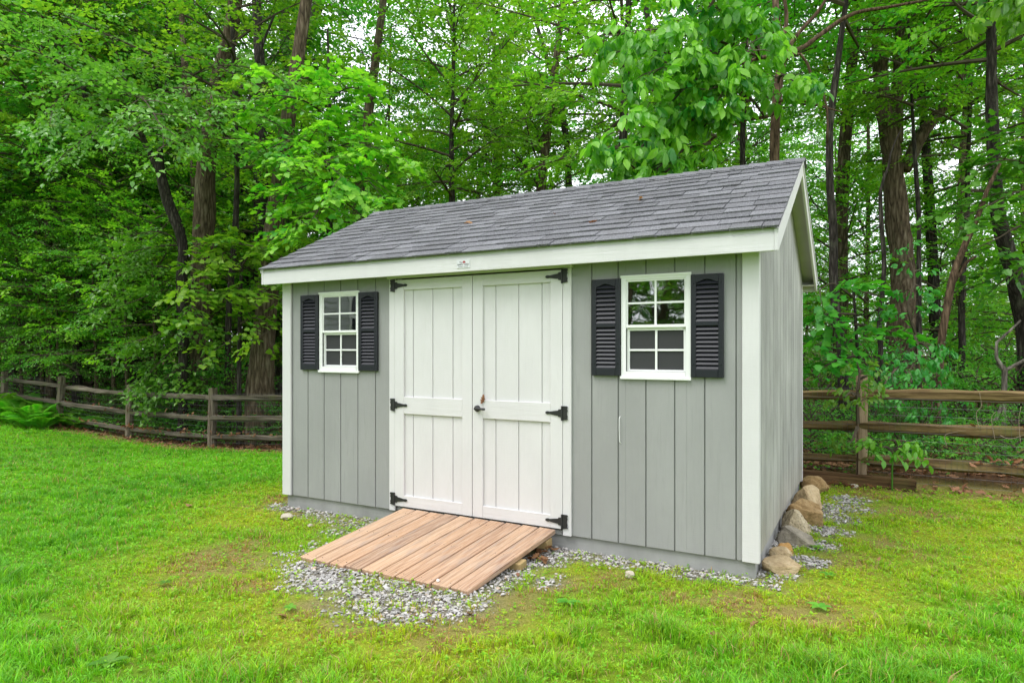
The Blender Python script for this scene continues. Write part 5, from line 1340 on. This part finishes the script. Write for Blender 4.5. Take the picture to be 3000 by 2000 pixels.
# right wood, sky showing through
for D, n in ((15, 3), (20, 4), (27, 4), (36, 5)):
    for i in range(n):
        px = 2380 + (i + g.uniform(.15, .85)) * 950 / n
        if D < 18: cr = [(g.choice(['maple_a', 'dark_a', 'maple_b']), g.uniform(.6, 1.6), g.uniform(.7, .9)), (g.choice(['maple_a', 'oak_b']), g.uniform(5.5, 7), g.uniform(.7, .85))]
        else: cr = [(g.choice(['maple_b', 'beech_a', 'maple_a']), g.uniform(.3, 1.2), g.uniform(.9, 1.1)), (g.choice(['far_a', 'far_b']), g.uniform(6.5, 9.5), g.uniform(.5, .7))]
        bg_tree(px, D + g.uniform(-1.2, 1.2), cr, g.integers(0, 3), g.uniform(.7, .95), g.random() * 6)
# low leafy growth closing the view deep in the wood
for D, n in ((36, 13), (46, 15), (58, 17)):
    for i in range(n):
        px = -250 + (i + g.uniform(.1, .9)) * 3600 / n; p = atD(px, 1050, D + g.uniform(-2, 2))
        rg = 0 if px < 900 else (1 if px < 2350 else 2)
        r = tree_root('forest_thicket', p, ('low leafy tree closing the view deep in the left wood', 'low leafy tree far behind the shed', 'low leafy tree closing the view deep in the right wood')[rg], 'tree', ('deep thicket left', 'deep thicket behind the shed', 'deep thicket right')[rg])
        obj('trunk', BGT[0], None, r, scl=(1, 1, .35)); add_crown(r, g.choice(['far_a', 'far_b']), (0, 0, g.uniform(-.6, .2)), g.uniform(.65, .9), g.random() * 6, sz=g.uniform(.5, .75))

# understorey shrubs along and behind the fence
SHL = ('leafy green shrub behind the left fence', 'shrubs behind the left fence'); SHR = ('leafy green shrub behind the right fence', 'shrubs behind the right fence')
ORD = ['first', 'second', 'third', 'fourth', 'fifth', 'sixth', 'seventh', 'eighth', 'ninth', 'tenth', 'eleventh', 'twelfth', 'thirteenth', 'fourteenth', 'fifteenth', 'sixteenth', 'seventeenth', 'eighteenth', 'nineteenth', 'twentieth', 'twenty-first', 'twenty-second', 'twenty-third', 'twenty-fourth', 'twenty-fifth', 'twenty-sixth']
SHALL = []
def shrub(px, D, kind, s, lab):
    D = max(D, (4.0 + .95 * s - CAM[1]) / ray(px, 1100)[1]); p = atD(px, 1100, D); r = tree_root('shrub', p, lab[0], 'shrub', lab[1]); SHALL.append((px, lab, r))
    add_crown(r, kind, (0, 0, 0.02), s, g.random() * 6); return r
for px, D, s in [(420, 13.9, .55), (470, 13.2, .6), (540, 12.9, .75), (600, 12.9, .7), (660, 12.8, .8), (730, 12.6, .55), (800, 12.6, .45), (330, 14.6, .45), (260, 15.3, .5), (690, 13.6, .9), (500, 14.4, .8), (60, 18, .6), (380, 16, .6), (590, 14.5, 1.0), (830, 12.4, .5)]:
    shrub(px, D, g.choice(['shrub_a', 'shrub_b']), s, SHL)
for px, D, s in [(2375, 8.4, .4), (2440, 8.6, .45), (2560, 8.2, .35), (2630, 8.1, .4), (2700, 8.2, .35), (2790, 8.0, .3), (2880, 7.8, .4), (2975, 7.6, .4), (2400, 10.5, .7), (2560, 11, .8), (2740, 10.8, .6), (2870, 10.6, .8), (2980, 10, .7), (2640, 13.0, 1.2), (2800, 13.4, 1.1), (2460, 13, 1.2), (2940, 13, 1.2)]:
    shrub(px, D, g.choice(['shrub_a', 'shrub_b']), s, SHR)

for px, D, s in [(-60, 21, 2.0), (30, 24, 2.2), (95, 20, 1.6), (180, 23, 2.0), (270, 21, 1.7), (330, 25, 2.2), (400, 22, 1.8), (460, 27, 2.4), (220, 29, 2.6), (80, 30, 2.6), (360, 31, 2.6), (-20, 29, 2.6), (520, 19, 1.4)]:
    shrub(px, D, g.choice(['shrub_a', 'shrub_b']), s, ('leafy undershrub deep among the trunks of the left wood', 'undershrubs of the left wood'))
for lab_ in (SHL, SHR, ('leafy undershrub deep among the trunks of the left wood', 'undershrubs of the left wood')):
    rows = sorted([q for q in SHALL if q[1][1] == lab_[1]], key=lambda q: q[0])
    for k, q in enumerate(rows): q[2]['label'] = lab_[0] + ', ' + ORD[k] + ' counting from the left'
# ferns by the left fence
def frond_me():
    V, T, A = [], [], []; c = 0; g_ = np.random.default_rng(3); lv, lt = leaf_shape('diamond')
    L = .62; n = 22
    cur = lambda t: np.array([L * .72 * t, 0, L * (.95 * t - .55 * t * t)])
    for i in range(n):
        t = .12 + .88 * i / n; p = cur(t); wd = .15 * math.sin(math.pi * min(1, .15 + .85 * (1 - t))) ** .8 * (1.1 if t < .8 else .9) + .012
        for s in (-1, 1):
            v = lv * np.array([wd, .05, .05]) @ rotm(s * 1.25, 'z').T @ rotm(-.4 * (1 - t), 'y').T + p
            V.append(v); T.append(lt + c); c += 4; A += [g_.random()] * 2
    P = np.array([cur(t) for t in np.linspace(0, 1, 8)]); v, t = tube_arrays(P, np.linspace(.004, .001, 8), 3, cap=False)
    V.append(v); T.append(t + c); A += [.5] * len(t)
    return mesh_np('frond', np.vstack(V), np.vstack(T), False, {'v': np.array(A)})
FERNX = [20, 60, 100, 140, 30, 85, 125, 200, 225, -30, 255, -80, 45, 110]
FR = frond_me(); FR.materials.append(MAT['lf_fern'])
for i, (px, D, s) in enumerate([(20, 15.6, 1.1), (60, 15.5, 1.2), (100, 15.0, 1.1), (140, 15.2, 1.0), (30, 15.0, .8), (85, 14.7, .8), (125, 14.6, .7), (200, 15.2, .9), (225, 14.9, .8), (-30, 15.8, 1.2), (255, 14.9, .6), (-80, 15.9, 1.1), (45, 16.6, 1.2), (110, 16.2, 1.2)]):
    p = atD(px, 1240, D); p[1] = min(p[1], 4.9)
    r = tree_root('fern', p, 'bright green fern clump at the foot of the left fence, ' + ORD[sorted(FERNX).index(px)] + ' from the left', 'fern', 'ferns along the left fence')
    for k in range(9):
        obj('frond', FR, None, r, rot=(g.normal(0, .15), g.uniform(-.35, .15), k * .698 + g.normal(0, .2)), scl=(s * g.uniform(1.0, 1.4),) * 3)

# woodland floor plants, one uncountable mass
def undergrowth():
    fr = []
    for _ in range(5200):
        side = g.random()
        if side < .55: px = g.uniform(-250, 850); D = g.uniform(12.5, 24)
        else: px = g.uniform(2330, 3300); D = g.uniform(7.4, 14)
        p = atD(px, 1100, D)
        if p[1] < 3.8: continue
        dens = vnoise(p[0], p[1], 1.1, 44)
        near = 1 - sstep(4.0, 7.5, p[1])
        if g.random() > (.25 + .75 * near) * (1.6 * dens): continue
        h = g.uniform(.03, .40) * (.4 + .6 * near); z = float(gz(p[0], p[1])) + h
        az = g.uniform(0, 6.28)
        fr.append((np.array([p[0], p[1], z]), np.array([math.cos(az), math.sin(az), .15]), UPV + g.normal(0, .3, 3), g.uniform(.5, 1.0)))
    V, T, A = place_sprays(fr, TM['shrub'], 5)
    o = obj('undergrowth', mesh_np('undergrowth', V, T, False, {'v': A}), MAT['lf_beech']); props(o, 'low leafy undergrowth on the woodland floor behind the fence', 'undergrowth', kind='stuff')
undergrowth()

# ------------------------------------------------------------------ dead leaves
def dead_leaf_me(seed):
    g_ = np.random.default_rng(seed)
    pts = [(0, 0), (.12, .13), (.2, .09), (.32, .26), (.42, .14), (.55, .27), (.66, .13), (.82, .16), (1, 0), (.82, -.16), (.66, -.12), (.55, -.26), (.42, -.13), (.3, -.25), (.2, -.09), (.1, -.12)]
    V = [(x, y, .35 * (y * y) * 3 + .12 * math.sin(x * 4 + seed) + .02 * g_.normal()) for x, y in pts] + [(.5, 0, 0.02)]
    n = len(pts); T = [(i, (i + 1) % n, n) for i in range(n)]
    return np.array(V), np.array(T)
DL = [dead_leaf_me(i) for i in range(5)]
def scatter_dead():
    VV, TT, AA = [], [], []; off = 0
    def put(p, s, tilt=.3):
        nonlocal off
        v, t = DL[g.integers(0, 5)]
        Rm = rotm(g.uniform(0, 6.28), 'z') @ rotm(g.normal(0, tilt), 'x') @ rotm(g.normal(0, tilt), 'y')
        VV.append((v * s) @ Rm.T + p); TT.append(t + off); off += len(v); AA.append(np.full(len(t), g.random()))
    for _ in range(5000):                                   # litter on the floor of the wood
        if g.random() < .65: px = g.uniform(-100, 850); D = 12.3 + 20 * g.random() ** 1.5
        else: px = g.uniform(2340, 3200); D = g.uniform(7.2, 12)
        p = atD(px, 1100, D)
        if p[1] < 3.55 + .25 * g.random(): continue
        p[2] = gz(p[0], p[1]) + .015; put(p, g.uniform(.07, .13))
    for _ in range(420):                                    # drift along the fence line
        x = g.uniform(-12.5, -2.5) if g.random() < .6 else g.uniform(4.4, 8)
        y = 3.72 + g.normal(0, .10); put(np.array([x, y, gz(x, y) + .02 + .02 * g.random()]), g.uniform(.06, .12), .5)
    for _ in range(170):                                    # caught on the wire above the bottom rails
        i = int(g.choice([2, 3, 3, 4, 8])); t = g.random() ** 1.4 if i != 8 else g.uniform(.35, .75); k = 2 if g.random() < .8 else 1
        x = PX[i] + (PX[i + 1] - PX[i]) * t; z = RAILZ[i][k] * (1 - t) + RAILZ[i + 1][k] * t
        put(np.array([x, FY - .06 - .02 * g.random(), z + .05 + .05 * g.random()]), g.uniform(.06, .10), .9)
    o = obj('leaf_litter', mesh_np('leaf_litter', np.vstack(VV), np.vstack(TT), True, {'v': np.concatenate(AA)}), MAT['lf_brown']); props(o, 'brown dead leaf litter along the fence and on the woodland floor', 'leaf litter', kind='stuff')
scatter_dead()
def single_leaf(p, s, rot, label, seed, group='fallen leaves'):
    v, t = DL[seed % 5]
    o = obj('fallen_leaf', mesh_np('fallen_leaf', v * s, t, True, {'v': np.full(len(t), .3 + .1 * (seed % 5))}), MAT['lf_brown'], loc=p, rot=rot); return props(o, label, 'leaf', group)
single_leaf((2.235, -.038, .952), .085, (R(90), R(-68), 0), 'brown oak leaf stuck on the door above the handle', 3)
def on_roof(px, py):
    r_ = ray(px, py); n_ = np.array([0, -math.sin(ANG), math.cos(ANG)]); q = np.array([0, YE, ZE + .014]); t = ((q - CAM) @ n_) / (r_ @ n_); return CAM + r_ * t
for i, (px, py, s, lab) in enumerate([(1358, 655, .10, 'reddish leaf lying low on the left middle of the roof'), (1622, 627, .09, 'reddish leaf in the middle of the roof'), (1750, 648, .07, 'small reddish leaf low on the right half of the roof'), (1875, 583, .08, 'pale leaf high on the right half of the roof'), (910, 768, .10, 'brown leaf near the lower left corner of the roof'), (1372, 605, .06, 'small brown leaf near the ridge of the roof')]):
    single_leaf(on_roof(px, py), s, (ANG, 0, i * 1.7), lab, i)
for i, (px, py, s, lab) in enumerate([(2072, 1862, .085, 'tan leaf on the front lawn below the right window'), (1375, 1806, .10, 'pinkish brown leaf at the right end of the gravel patch'), (2580, 1640, .07, 'brown leaf on the mossy ground right of the boulders'), (545, 1478, .09, 'brown leaf on the left lawn toward the shed'), (1518, 1690, .06, 'red brown leaf on the gravel right of the ramp'), (2225, 1828, .09, 'curled brown leaf on the lawn in front of the right corner'),
                                       (2135, 1885, .06, 'small tan leaf on the front lawn'), (820, 1812, .10, 'dark brown leaf on the yellow weeds left of the gravel'), (2690, 1560, .06, 'yellow brown leaf on the right lawn')]):
    p = onZ(px, py, -.10); single_leaf((p[0], p[1], gz(p[0], p[1]) + .03), s, (.2, .15, i * 2.1), lab, i)
# dead leaves heaped under the high end of the ramp
VV, TT, off = [], [], 0
for _ in range(60):
    v, t = DL[g.integers(0, 5)]; Rm = rotm(g.uniform(0, 6.28), 'z') @ rotm(g.normal(0, .6), 'x')
    VV.append(v * .08 @ Rm.T + np.array([g.uniform(2.5, 2.95), g.uniform(-.38, -.08), -.10 + .05 * g.random()])); TT.append(t + off); off += len(v)
o = obj('leaf_heap', mesh_np('leaf_heap', np.vstack(VV), np.vstack(TT), True, {'v': np.full(sum(len(t) for t in TT), .1)}), MAT['lf_brown']); props(o, 'heap of dark dead leaves under the high end of the ramp', 'leaf litter', kind='stuff')

# pale dead twigs hanging in the right fence wire
for i, L in enumerate([[(2870, 1260), (2860, 1210), (2875, 1190), (2870, 1150)], [(2775, 1310), (2768, 1275), (2800, 1265), (2830, 1260)], [(2990, 1300), (2985, 1230), (2992, 1190)], [(2915, 1290), (2905, 1225), (2918, 1205)], [(2930, 1275), (2960, 1285), (3010, 1270)]]):
    P = np.array([onY(x, y, FY - .10) for x, y in L]); b = P[0].copy()
    V, T = tube_arrays(smooth_path(P, 12) - b, np.linspace(.0035, .0018, 12), 5, .2, i)
    o = obj('dead_twig', mesh_np('dead_twig', V, T, True), MAT['pale_twig'], loc=b)
    props(o, ['pale forked dead twig hanging between the top rails', 'bent pale twig below the middle rail', 'upright pale twig at the right end of the fence', 'short pale twig left of the upright one', 'pale twig lying along the middle rail at the right edge'][i], 'twig', 'dead twigs in the right fence')

# ------------------------------------------------------------------ gravel
def gravel():
    ico = bmesh.new(); bmesh.ops.create_icosphere(ico, subdivisions=1, radius=1)
    bv = np.array([tuple(v.co) for v in ico.verts]); bt = np.array([[v.index for v in f.verts] for f in ico.faces]); ico.free()
    n = 170000
    x = g.uniform(-.9, 6.2, n); y = g.uniform(-2.6, 3.5, n)
    f = gravel_f(x, y); keep = g.random(n) < np.clip(f * 1.5 - .36, 0, 1) * .85
    keep &= ~((x > .05) & (x < 4.28) & (y > .03) & (y < 3.0))
    keep &= ~((x > 1.46 + .078 * y) & (x < 2.80 + .078 * y) & (y > -1.08) & (y < 0))
    x, y = x[keep], y[keep]; m = len(x)
    s = .004 + .0105 * g.random(m) ** 1.9
    A = g.normal(size=(m, 12, 3)) * .22
    V = bv[None] * (1 + .28 * g.normal(size=(m, 12, 1))) + A
    V = V * (s[:, None, None] * np.stack([g.uniform(.9, 1.5, m), g.uniform(.7, 1.1, m), g.uniform(.45, .8, m)], 1)[:, None, :])
    az = g.uniform(0, 6.28, m); c, s_ = np.cos(az)[:, None], np.sin(az)[:, None]
    V = np.stack([V[..., 0] * c - V[..., 1] * s_, V[..., 0] * s_ + V[..., 1] * c, V[..., 2]], -1)
    z = gz(x, y) + .004 + .010 * g.random(m)
    V = V + np.stack([x, y, z], 1)[:, None, :]
    T = (bt[None] + (np.arange(m) * 12)[:, None, None]).reshape(-1, 3)
    a = np.repeat(np.clip(g.beta(2.2, 1.6, m), 0, .86) + (g.random(m) < .04) * .2, len(bt))
    o = obj('gravel', mesh_np('gravel', V.reshape(-1, 3), T, False, {'v': a}), MAT['gravel']); props(o, 'grey crushed gravel spilled round the ramp and along the shed', 'gravel', kind='stuff')
    return m
NG = gravel()

# ------------------------------------------------------------------ lawn: blades and weeds
def blocked(x, y):
    return ((x > -.0) & (x < 4.33) & (y > -.0) & (y < 3.06)) | ((x > 1.45) & (x < 2.9) & (y > -1.12) & (y < .1))
def lawn_points(n, Dmin, Dmax, dens):
    D = np.sqrt(g.uniform(Dmin ** 2, Dmax ** 2, n)); u = g.uniform(-.93, .93, n)
    x = CAM[0] + FW[0] * D + RT[0] * u * D; y = CAM[1] + FW[1] * D + RT[1] * u * D
    ok = (~blocked(x, y)) & (y < 3.72 + .18 * (vnoise(x, y, .4, 61) - .5)) & (g.random(n) < dens(D))
    return x[ok], y[ok], D[ok]
def grass():
    x, y, D = lawn_points(430000, 2.1, 17, lambda d: np.clip(4.2 / d, 0, 1) ** 1.55)
    gf = gravel_f(x, y); bf = bare_f(x, y); yf = yellow_f(x, y)
    cl = vnoise(x, y, .14, 71); cl2 = vnoise(x, y, .5, 72); cl3 = vnoise(x, y, 1.9, 73)
    keep = g.random(len(x)) < np.clip((1 - 1.05 * gf) * (1 - .35 * bf) * (.42 + .75 * cl) * (1 - .10 * yf), 0, 1)
    x, y, D, yf, cl, cl2, cl3, bf, gf = (q[keep] for q in (x, y, D, yf, cl, cl2, cl3, bf, gf)); nt_ = len(x); K = 8
    fore = 1 - sstep(3.4, 4.6, D)
    h0 = (.020 + (.060 + .045 * fore) * cl ** 1.5 * (.45 + cl2)) * g.uniform(.7, 1.3, nt_) * (1 - .55 * yf) * (1 - .35 * bf) * (1 - .3 * np.clip(gf, 0, 1))
    t = np.clip(.5 * g.random(nt_) + .55 * cl3 + .35 * (.6 - cl) - .05, 0, 1)[:, None]
    c0 = np.array([.075, .285, .020]) * (1 - t) + np.array([.225, .600, .022]) * t
    yy = np.clip(yf * .72 + .15 * g.normal(size=nt_), 0, 1)[:, None]; c0 = c0 * (1 - yy) + np.array([.440, .560, .026]) * yy
    c0 = c0 * g.uniform(.72, 1.28, nt_)[:, None]
    rp = lambda q: np.repeat(q, K, 0)
    n = nt_ * K
    X, Y, DD, H, C, BF, YF = rp(x), rp(y), rp(D), rp(h0), rp(c0), rp(bf), rp(yf)
    az = g.uniform(0, 2 * np.pi, n); dx, dy = np.cos(az), np.sin(az); off = g.uniform(0, .022, n) * np.clip(DD / 4, 1, 2)
    X = X + dx * off; Y = Y + dy * off
    h = H * g.uniform(.55, 1.3, n); ln = h * g.uniform(.1, 1.0, n)
    wd = g.uniform(.0016, .0030, n) * np.clip(DD / 4.0, 1, 2.8) ** .9
    tw = az + np.pi / 2 + g.normal(0, .6, n); wx, wy = np.cos(tw) * wd, np.sin(tw) * wd
    z = gz(X, Y) - .004
    V = np.zeros((n, 5, 3))
    V[:, 0] = np.stack([X - wx, Y - wy, z], 1); V[:, 1] = np.stack([X + wx, Y + wy, z], 1)
    mx, my, mz = X + dx * ln * .3, Y + dy * ln * .3, z + h * .62
    V[:, 2] = np.stack([mx - wx * .85, my - wy * .85, mz], 1); V[:, 3] = np.stack([mx + wx * .85, my + wy * .85, mz], 1)
    V[:, 4] = np.stack([X + dx * ln, Y + dy * ln, z + h * .92], 1)
    T = np.array([[0, 1, 3], [0, 3, 2], [2, 3, 4]])[None] + (np.arange(n) * 5)[:, None, None]
    dead = (g.random(n) < .05 + .62 * BF + .12 * YF)[:, None]; C = np.where(dead, np.array([.50, .34, .17]) * g.uniform(.5, 1.1, n)[:, None], C)
    C = np.clip(C * g.uniform(.8, 1.2, n)[:, None], 0, .9)
    col = np.repeat(np.hstack([C, np.ones((n, 1))]), 3, 0)
    o = obj('grass', mesh_np('grass', V.reshape(-1, 3), T.reshape(-1, 3), False, {'col': col}), MAT['grass']); props(o, 'green lawn grass, longer in the foreground and yellowing near the shed', 'grass', kind='stuff')
    return n
NB = grass()
def weeds():
    x, y, D = lawn_points(120000, 2.1, 15, lambda d: np.clip(5 / d, 0, 1) ** 1.3)
    gf = gravel_f(x, y); bf = bare_f(x, y); yf = yellow_f(x, y); cl = vnoise(x, y, .3, 81)
    keep = g.random(len(x)) < np.clip((1 - .9 * gf) * (1 - .35 * bf) * (.15 + .45 * cl + .55 * yf), 0, 1)
    x, y, D, yf = x[keep], y[keep], D[keep], yf[keep]; n = len(x)
    lv, lt = leaf_shape('diamond'); m = 4
    VV = np.zeros((n, m, 4, 3)); col = np.zeros((n, m, 3))
    for k in range(m):
        az = g.uniform(0, 6.28, n); s = g.uniform(.010, .024, n) * np.clip(D / 5, 1, 1.8); el = g.uniform(-.1, .7, n); hh = g.uniform(.008, .035, n)
        X = lv[None] * s[:, None, None]; c, s_ = np.cos(el)[:, None], np.sin(el)[:, None]
        x1 = X[..., 0] * c - X[..., 2] * s_; z1 = X[..., 0] * s_ + X[..., 2] * c; y1 = X[..., 1]
        ca, sa = np.cos(az)[:, None], np.sin(az)[:, None]
        VV[:, k] = np.stack([x1 * ca - y1 * sa + x[:, None], x1 * sa + y1 * ca + y[:, None], z1 + (gz(x, y) + hh)[:, None]], -1)
        t = g.random(n)[:, None]; base = np.array([.09, .35, .018]) * (1 - t) + np.array([.22, .54, .022]) * t
        yy = (yf * g.random(n))[:, None]; col[:, k] = base * (1 - yy) + np.array([.40, .50, .02]) * yy
    T = (lt[None] + (np.arange(n * m) * 4)[:, None, None]).reshape(-1, 3)
    cc = np.repeat(np.hstack([col.reshape(-1, 3), np.ones((n * m, 1))]), 2, 0)
    o = obj('lawn_weeds', mesh_np('lawn_weeds', VV.reshape(-1, 3), T, False, {'col': cc}), MAT['grass']); props(o, 'small broad-leaved weeds and clover scattered through the lawn', 'weeds', kind='stuff')
    return n
NW = weeds()
# plantain rosettes large enough to tell apart
PLV, PLT = leaf_shape('big')
for i, (px, py, s, lab) in enumerate([(2400, 1785, .085, 'broad-leaved plantain on the lawn in front of the boulders'), (1665, 1770, .075, 'broad-leaved plantain right of the gravel patch'), (850, 1785, .06, 'low leafy weed left of the gravel patch'), (2395, 1610, .06, 'broad-leaved weed beside the grey boulder'), (480, 1715, .06, 'broad-leaved weed on the left lawn by the bare patch'), (320, 1950, .09, 'broad-leaved weed at the bottom left of the lawn'), (2430, 1690, .06, 'tall broad-leaved weed right of the flat boulder')]):
    p = onZ(px, py, -.11); V, T = [], []; c = 0
    for k in range(6):
        v = PLV * s * g.uniform(.7, 1.1) @ rotm(-.35, 'y').T @ rotm(k * 1.05 + g.normal(0, .2), 'z').T; V.append(v); T.append(PLT + c); c += len(v)
    o = obj('plantain', mesh_np('plantain', np.vstack(V), np.vstack(T), True, {'v': np.repeat(g.random(6), len(PLT))}), MAT['lf_weed'], loc=(p[0], p[1], gz(p[0], p[1]) + .02)); props(o, lab, 'weed', 'plantains on the lawn')

# ------------------------------------------------------------------ what the windows mirror: a house and trees behind the viewer
house = empty('clapboard_house', (-6.5, -8.0, -.12), 'grey clapboard house mirrored in the left shed window', 'house', rz=R(-47 + 90 - 43))
MAT['clap'] = plain('grey_clapboard', (0.52, 0.53, 0.54), .6, .3, .08, 3)
MAT['hglass'] = plain('house_window_glass', (0.03, 0.035, 0.04), .08, .6, .1, 3)
hd_dir = Vector((0.69, 0.73, 0)).normalized(); house.rotation_euler = (0, 0, math.atan2(hd_dir.y, hd_dir.x) - math.pi / 2)
obj('wall', box_me('wall', -4, 4, -5, 0, 0, 5.2), MAT['clap'], house)
for k in range(34): obj('clapboard', prism_me('clapboard', [(0, k * .15), (.022, k * .15 + .004), (.004, k * .15 + .152)], 'x', -4, 4), MAT['clap'], house)
for xx in (-2.2, .55, 2.6):
    wn = obj('window', box_me('window', xx - .55, xx + .55, .024, .06, 1.55, 3.1, .004), MAT['vinyl'], house)
    for a_2 in (-.26, .26):
        for b_2 in (1.95, 2.7): obj('pane', box_me('pane', xx + a_2 - .22, xx + a_2 + .22, .058, .066, b_2 - .33, b_2 + .33), MAT['hglass'], wn)
obj('roof', prism_me('roof', [(-5.4, 5.1), (-2.5, 7.0), (.4, 5.1), (.4, 5.3), (-2.5, 7.25), (-5.4, 5.3)], 'x', -4.4, 4.4), MAT['shingle'], house)
for i, (x, y, ck, z, s, lab) in enumerate([(1.5, -17, 'maple_a', 1.0, 1.3, 'bushy bright tree mirrored in the right shed window'), (4.5, -19, 'oak_a', 2.2, 1.2, 'tall tree mirrored in the right shed window'), (-1.8, -20, 'maple_b', .8, 1.5, 'second bushy tree mirrored in the shed windows'), (-5.5, -24, 'far_a', -.5, .9, 'broad dark tree mirrored between the bushy ones'), (2.8, -23, 'far_b', -.6, .85, 'broad light tree behind the mirrored bushy tree'), (0.2, -25, 'far_a', -.5, .95, 'tall broad tree at the back of the mirrored lawn'), (-2.5, -22.5, 'far_a', -.6, .9, 'dark broad tree mirrored in the middle of the right window'), (-3.2, -18, 'shrub_a', 0, 2.2, 'mirrored hedge shrub at the left'), (-1.5, -18.5, 'shrub_b', 0, 2.2, 'mirrored hedge shrub at the right'), (-2.4, -17, 'shrub_a', 0, 1.4, 'mirrored low hedge shrub in the middle'), (8.5, -20, 'oak_b', 2, 1.2, 'tree standing on the far side of the lawn behind the viewer')]):
    r = tree_root('lawn_tree', (x, y), lab); obj('trunk', BGT[2], None, r, scl=(.9, .9, .5)); add_crown(r, ck, (0, 0, z), s, i)
print('gravel', NG, 'blades', NB, 'weeds', NW)
print('tris', sum(len(m_.loops) - 2 * len(m_.polygons) for m_ in bpy.data.meshes if m_.users), [(m_.name, len(m_.polygons)) for m_ in bpy.data.meshes if len(m_.polygons) > 25000])
